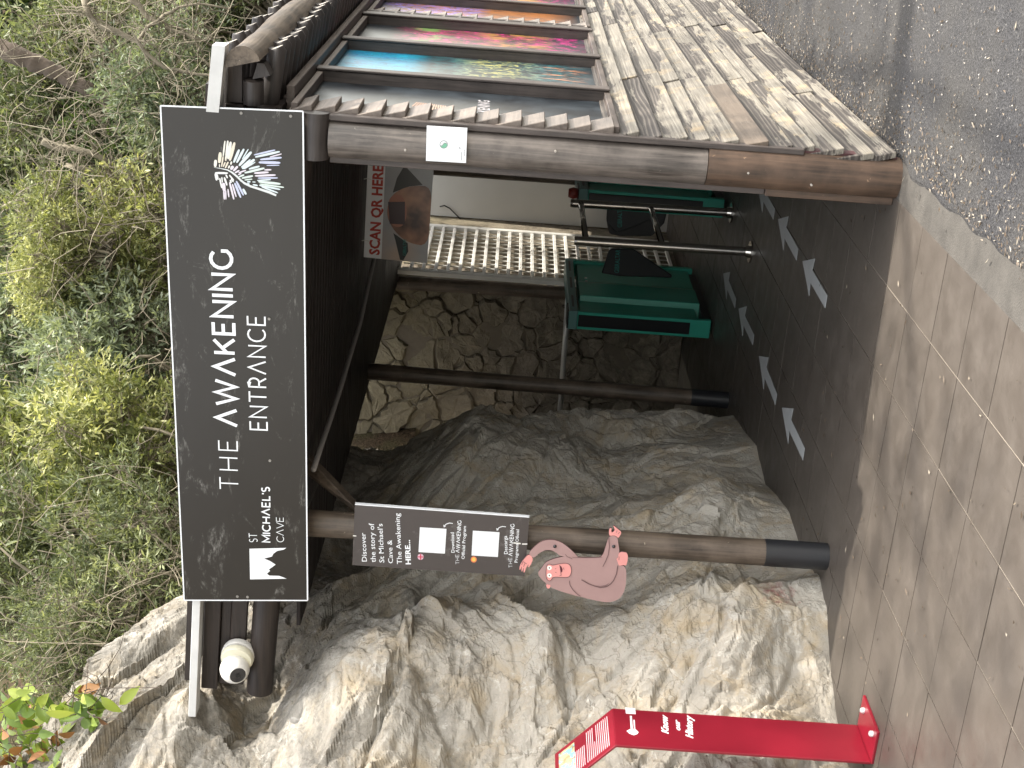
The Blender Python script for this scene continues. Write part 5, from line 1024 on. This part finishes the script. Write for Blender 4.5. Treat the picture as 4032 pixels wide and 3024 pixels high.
# broad-leaved climber at the top left corner
cl = thing('broad_leaved_climber', 'climber with broad bright green and orange leaves on the rock at top left', 'climber', (-4.4, 6.2, 3.9))
rs_ = np.random.RandomState(5); pc = []
for k in range(230):
    a_, b_ = rs_.uniform(0, 400), rs_.uniform(2700, 3024)
    if b_ < 2780 and a_ < 220 and rs_.rand() < 0.6: continue
    if a_ > 250 and b_ > 2830: continue
    pc.append(onY(a_, b_, rs_.uniform(5.7, 6.3)))
for a_, b_ in ((300, 2760), (340, 2800), (420, 2790), (470, 2775), (390, 2830), (350, 2890), (320, 2860), (330, 2720)): pc.append(onY(a_, b_, 5.75))
pc = np.array(pc); dr = rs_.normal(size=(len(pc), 3))*0.5+np.array([0.25, -0.55, -0.5]); 
def broad(pc, dr, L0, W0, rs_, mat, name, root):
    V, Fq, tn = [], [], []
    for p_, d_ in zip(pc, dr):
        d_ = d_/np.linalg.norm(d_); sdv = np.cross(d_, np.array([0.3, -1, 0.4])+rs_.normal(size=3)*.4); sdv /= np.linalg.norm(sdv); nn_ = np.cross(sdv, d_); L = L0*rs_.uniform(.6, 1.25); W = W0*rs_.uniform(.7, 1.15); b_ = len(V); tt = rs_.rand()
        for t, w_ in ((0, 0.04), (.2, .75), (.45, 1.0), (.7, .72), (.9, .28), (1, .01)):
            c_ = p_+d_*L*t-nn_*L*0.18*t*t; V += [c_-sdv*W*w_*.5+nn_*W*w_*.14, c_, c_+sdv*W*w_*.5+nn_*W*w_*.14]; tn += [tt]*3
        for i in range(5):
            for j in (0, 1): Fq.append((b_+i*3+j, b_+i*3+j+1, b_+i*3+3+j+1, b_+i*3+3+j))
    return reparent_world(mesh_np(name, np.array(V), np.array(Fq), mat, None, True, np.array(tn)), root)
h_ = len(pc)//5; broad(pc[h_:], dr[h_:], 0.12, 0.062, rs_, LM['broad'], 'green_leaves', cl); broad(pc[:h_], dr[:h_], 0.11, 0.055, rs_, leafmat('orange_leaf', (0.12, 0.05, 0.02), (0.3, 0.14, 0.05), (0.45, 0.28, 0.14), 0.2), 'orange_leaves', cl)
st0 = pc[rs_.randint(0, len(pc), 60)]; V, Fq, _ = twigs_np(st0, st0+rs_.normal(size=(60, 3))*0.16, 0.003, 0.002, rs_, 0.2, 4); reparent_world(mesh_np('stems', V, Fq, M['bark']), cl)

# canopy tree outside the frame on the right: it breaks the sunlight into dapples
tr = thing('canopy_tree', 'tall leafy tree beside the road whose crown dapples the sunlight', 'tree', (5.2, 7.0, 0))
mb = MB(); mb.tube([(5.2, 7, 0), (5.1, 6.9, 1.6), (5.6, 6.8, 5.4), (6.0, 6.6, 12.6)], [0.24, 0.2, 0.17, 0.1], 12)
rs_ = np.random.RandomState(9); CL = []
for k in range(34): CL.append((rs_.uniform(5.4, 8.6), rs_.uniform(1.0, 13.5), rs_.uniform(13.0, 16.0), rs_.uniform(0.4, 0.95)))
for k in range(46): CL.append((rs_.uniform(2.5, 5.6), rs_.uniform(3.0, 8.0), rs_.uniform(13.0, 16.0), rs_.uniform(0.45, 0.85)))
for c_ in CL[::16]: mb.tube([(5.95, 6.65, 11.0), ((5.9+c_[0])/2, (6.7+c_[1])/2+0.3, 12.8), c_[:3]], [0.035, 0.022, 0.008], 6)
reparent_world(mb.build('trunk', M['bark'], None, smooth=True), tr)
CA = np.array(CL); nt2 = 7600; ci = rs_.randint(0, len(CA), nt2); d = rs_.normal(size=(nt2, 3)); d /= np.linalg.norm(d, axis=1, keepdims=True)
V, Fq, tn = leaves_np(CA[ci, :3]+d*(CA[ci, 3]*rs_.uniform(.2, 1, nt2)**.5)[:, None]*np.array([1, 1, .6]), d, 9, 0.085, 0.035, rs_); reparent_world(mesh_np('crown', V, Fq, LM['olive'], None, True, tn), tr)

# ---------------- litter
def litter(name, n_, region, L0, W0, mat, label, zz=0.008):
    rs_ = np.random.RandomState(len(name)); x_, y_ = region(rs_, n_); ang = rs_.uniform(0, 6.28, n_); L = L0*rs_.uniform(.4, 1.3, n_); W = W0*rs_.uniform(.5, 1.4, n_)
    cx, cy = np.cos(ang), np.sin(ang); z0 = zz+rs_.uniform(0, .006, n_)
    V = np.stack([np.c_[x_-cx*L/2, y_-cy*L/2, z0+.002], np.c_[x_+cy*W/2, y_-cx*W/2, z0], np.c_[x_+cx*L/2, y_+cy*L/2, z0+rs_.uniform(0, .006, n_)], np.c_[x_-cy*W/2, y_+cx*W/2, z0+.003]], 1).reshape(-1, 3)
    o = mesh_np(name, V, np.arange(n_*4).reshape(n_, 4), mat, attr=np.repeat(rs_.rand(n_), 4)); tag(o, label, None, kind='stuff')
litter('leaf_litter', 3600, lambda r, n_: (-1.17+np.abs(r.exponential(0.16, n_)), r.uniform(3.4, 11, n_)), 0.02, 0.0045, LM['dry'], 'dry leaf litter gathered on the asphalt along the wall')
litter('scattered_leaves', 900, lambda r, n_: (r.uniform(-1.25, 1.5, n_), r.uniform(3, 8, n_)), 0.03, 0.006, LM['dry'], 'dry leaves scattered on the asphalt')
litter('floor_bits', 130, lambda r, n_: (r.uniform(-3.2, -1.25, n_), r.uniform(3.4, 6.8, n_)), 0.028, 0.006, LM['dry'], 'few dry leaves and bits on the brown tiles', 0.003)
litter('gravel_specks', 700, lambda r, n_: (r.uniform(-1.18, 1.2, n_), r.uniform(3.5, 9, n_)), 0.008, 0.007, M['cut_end'], 'pale grit specks on the asphalt', 0.006)
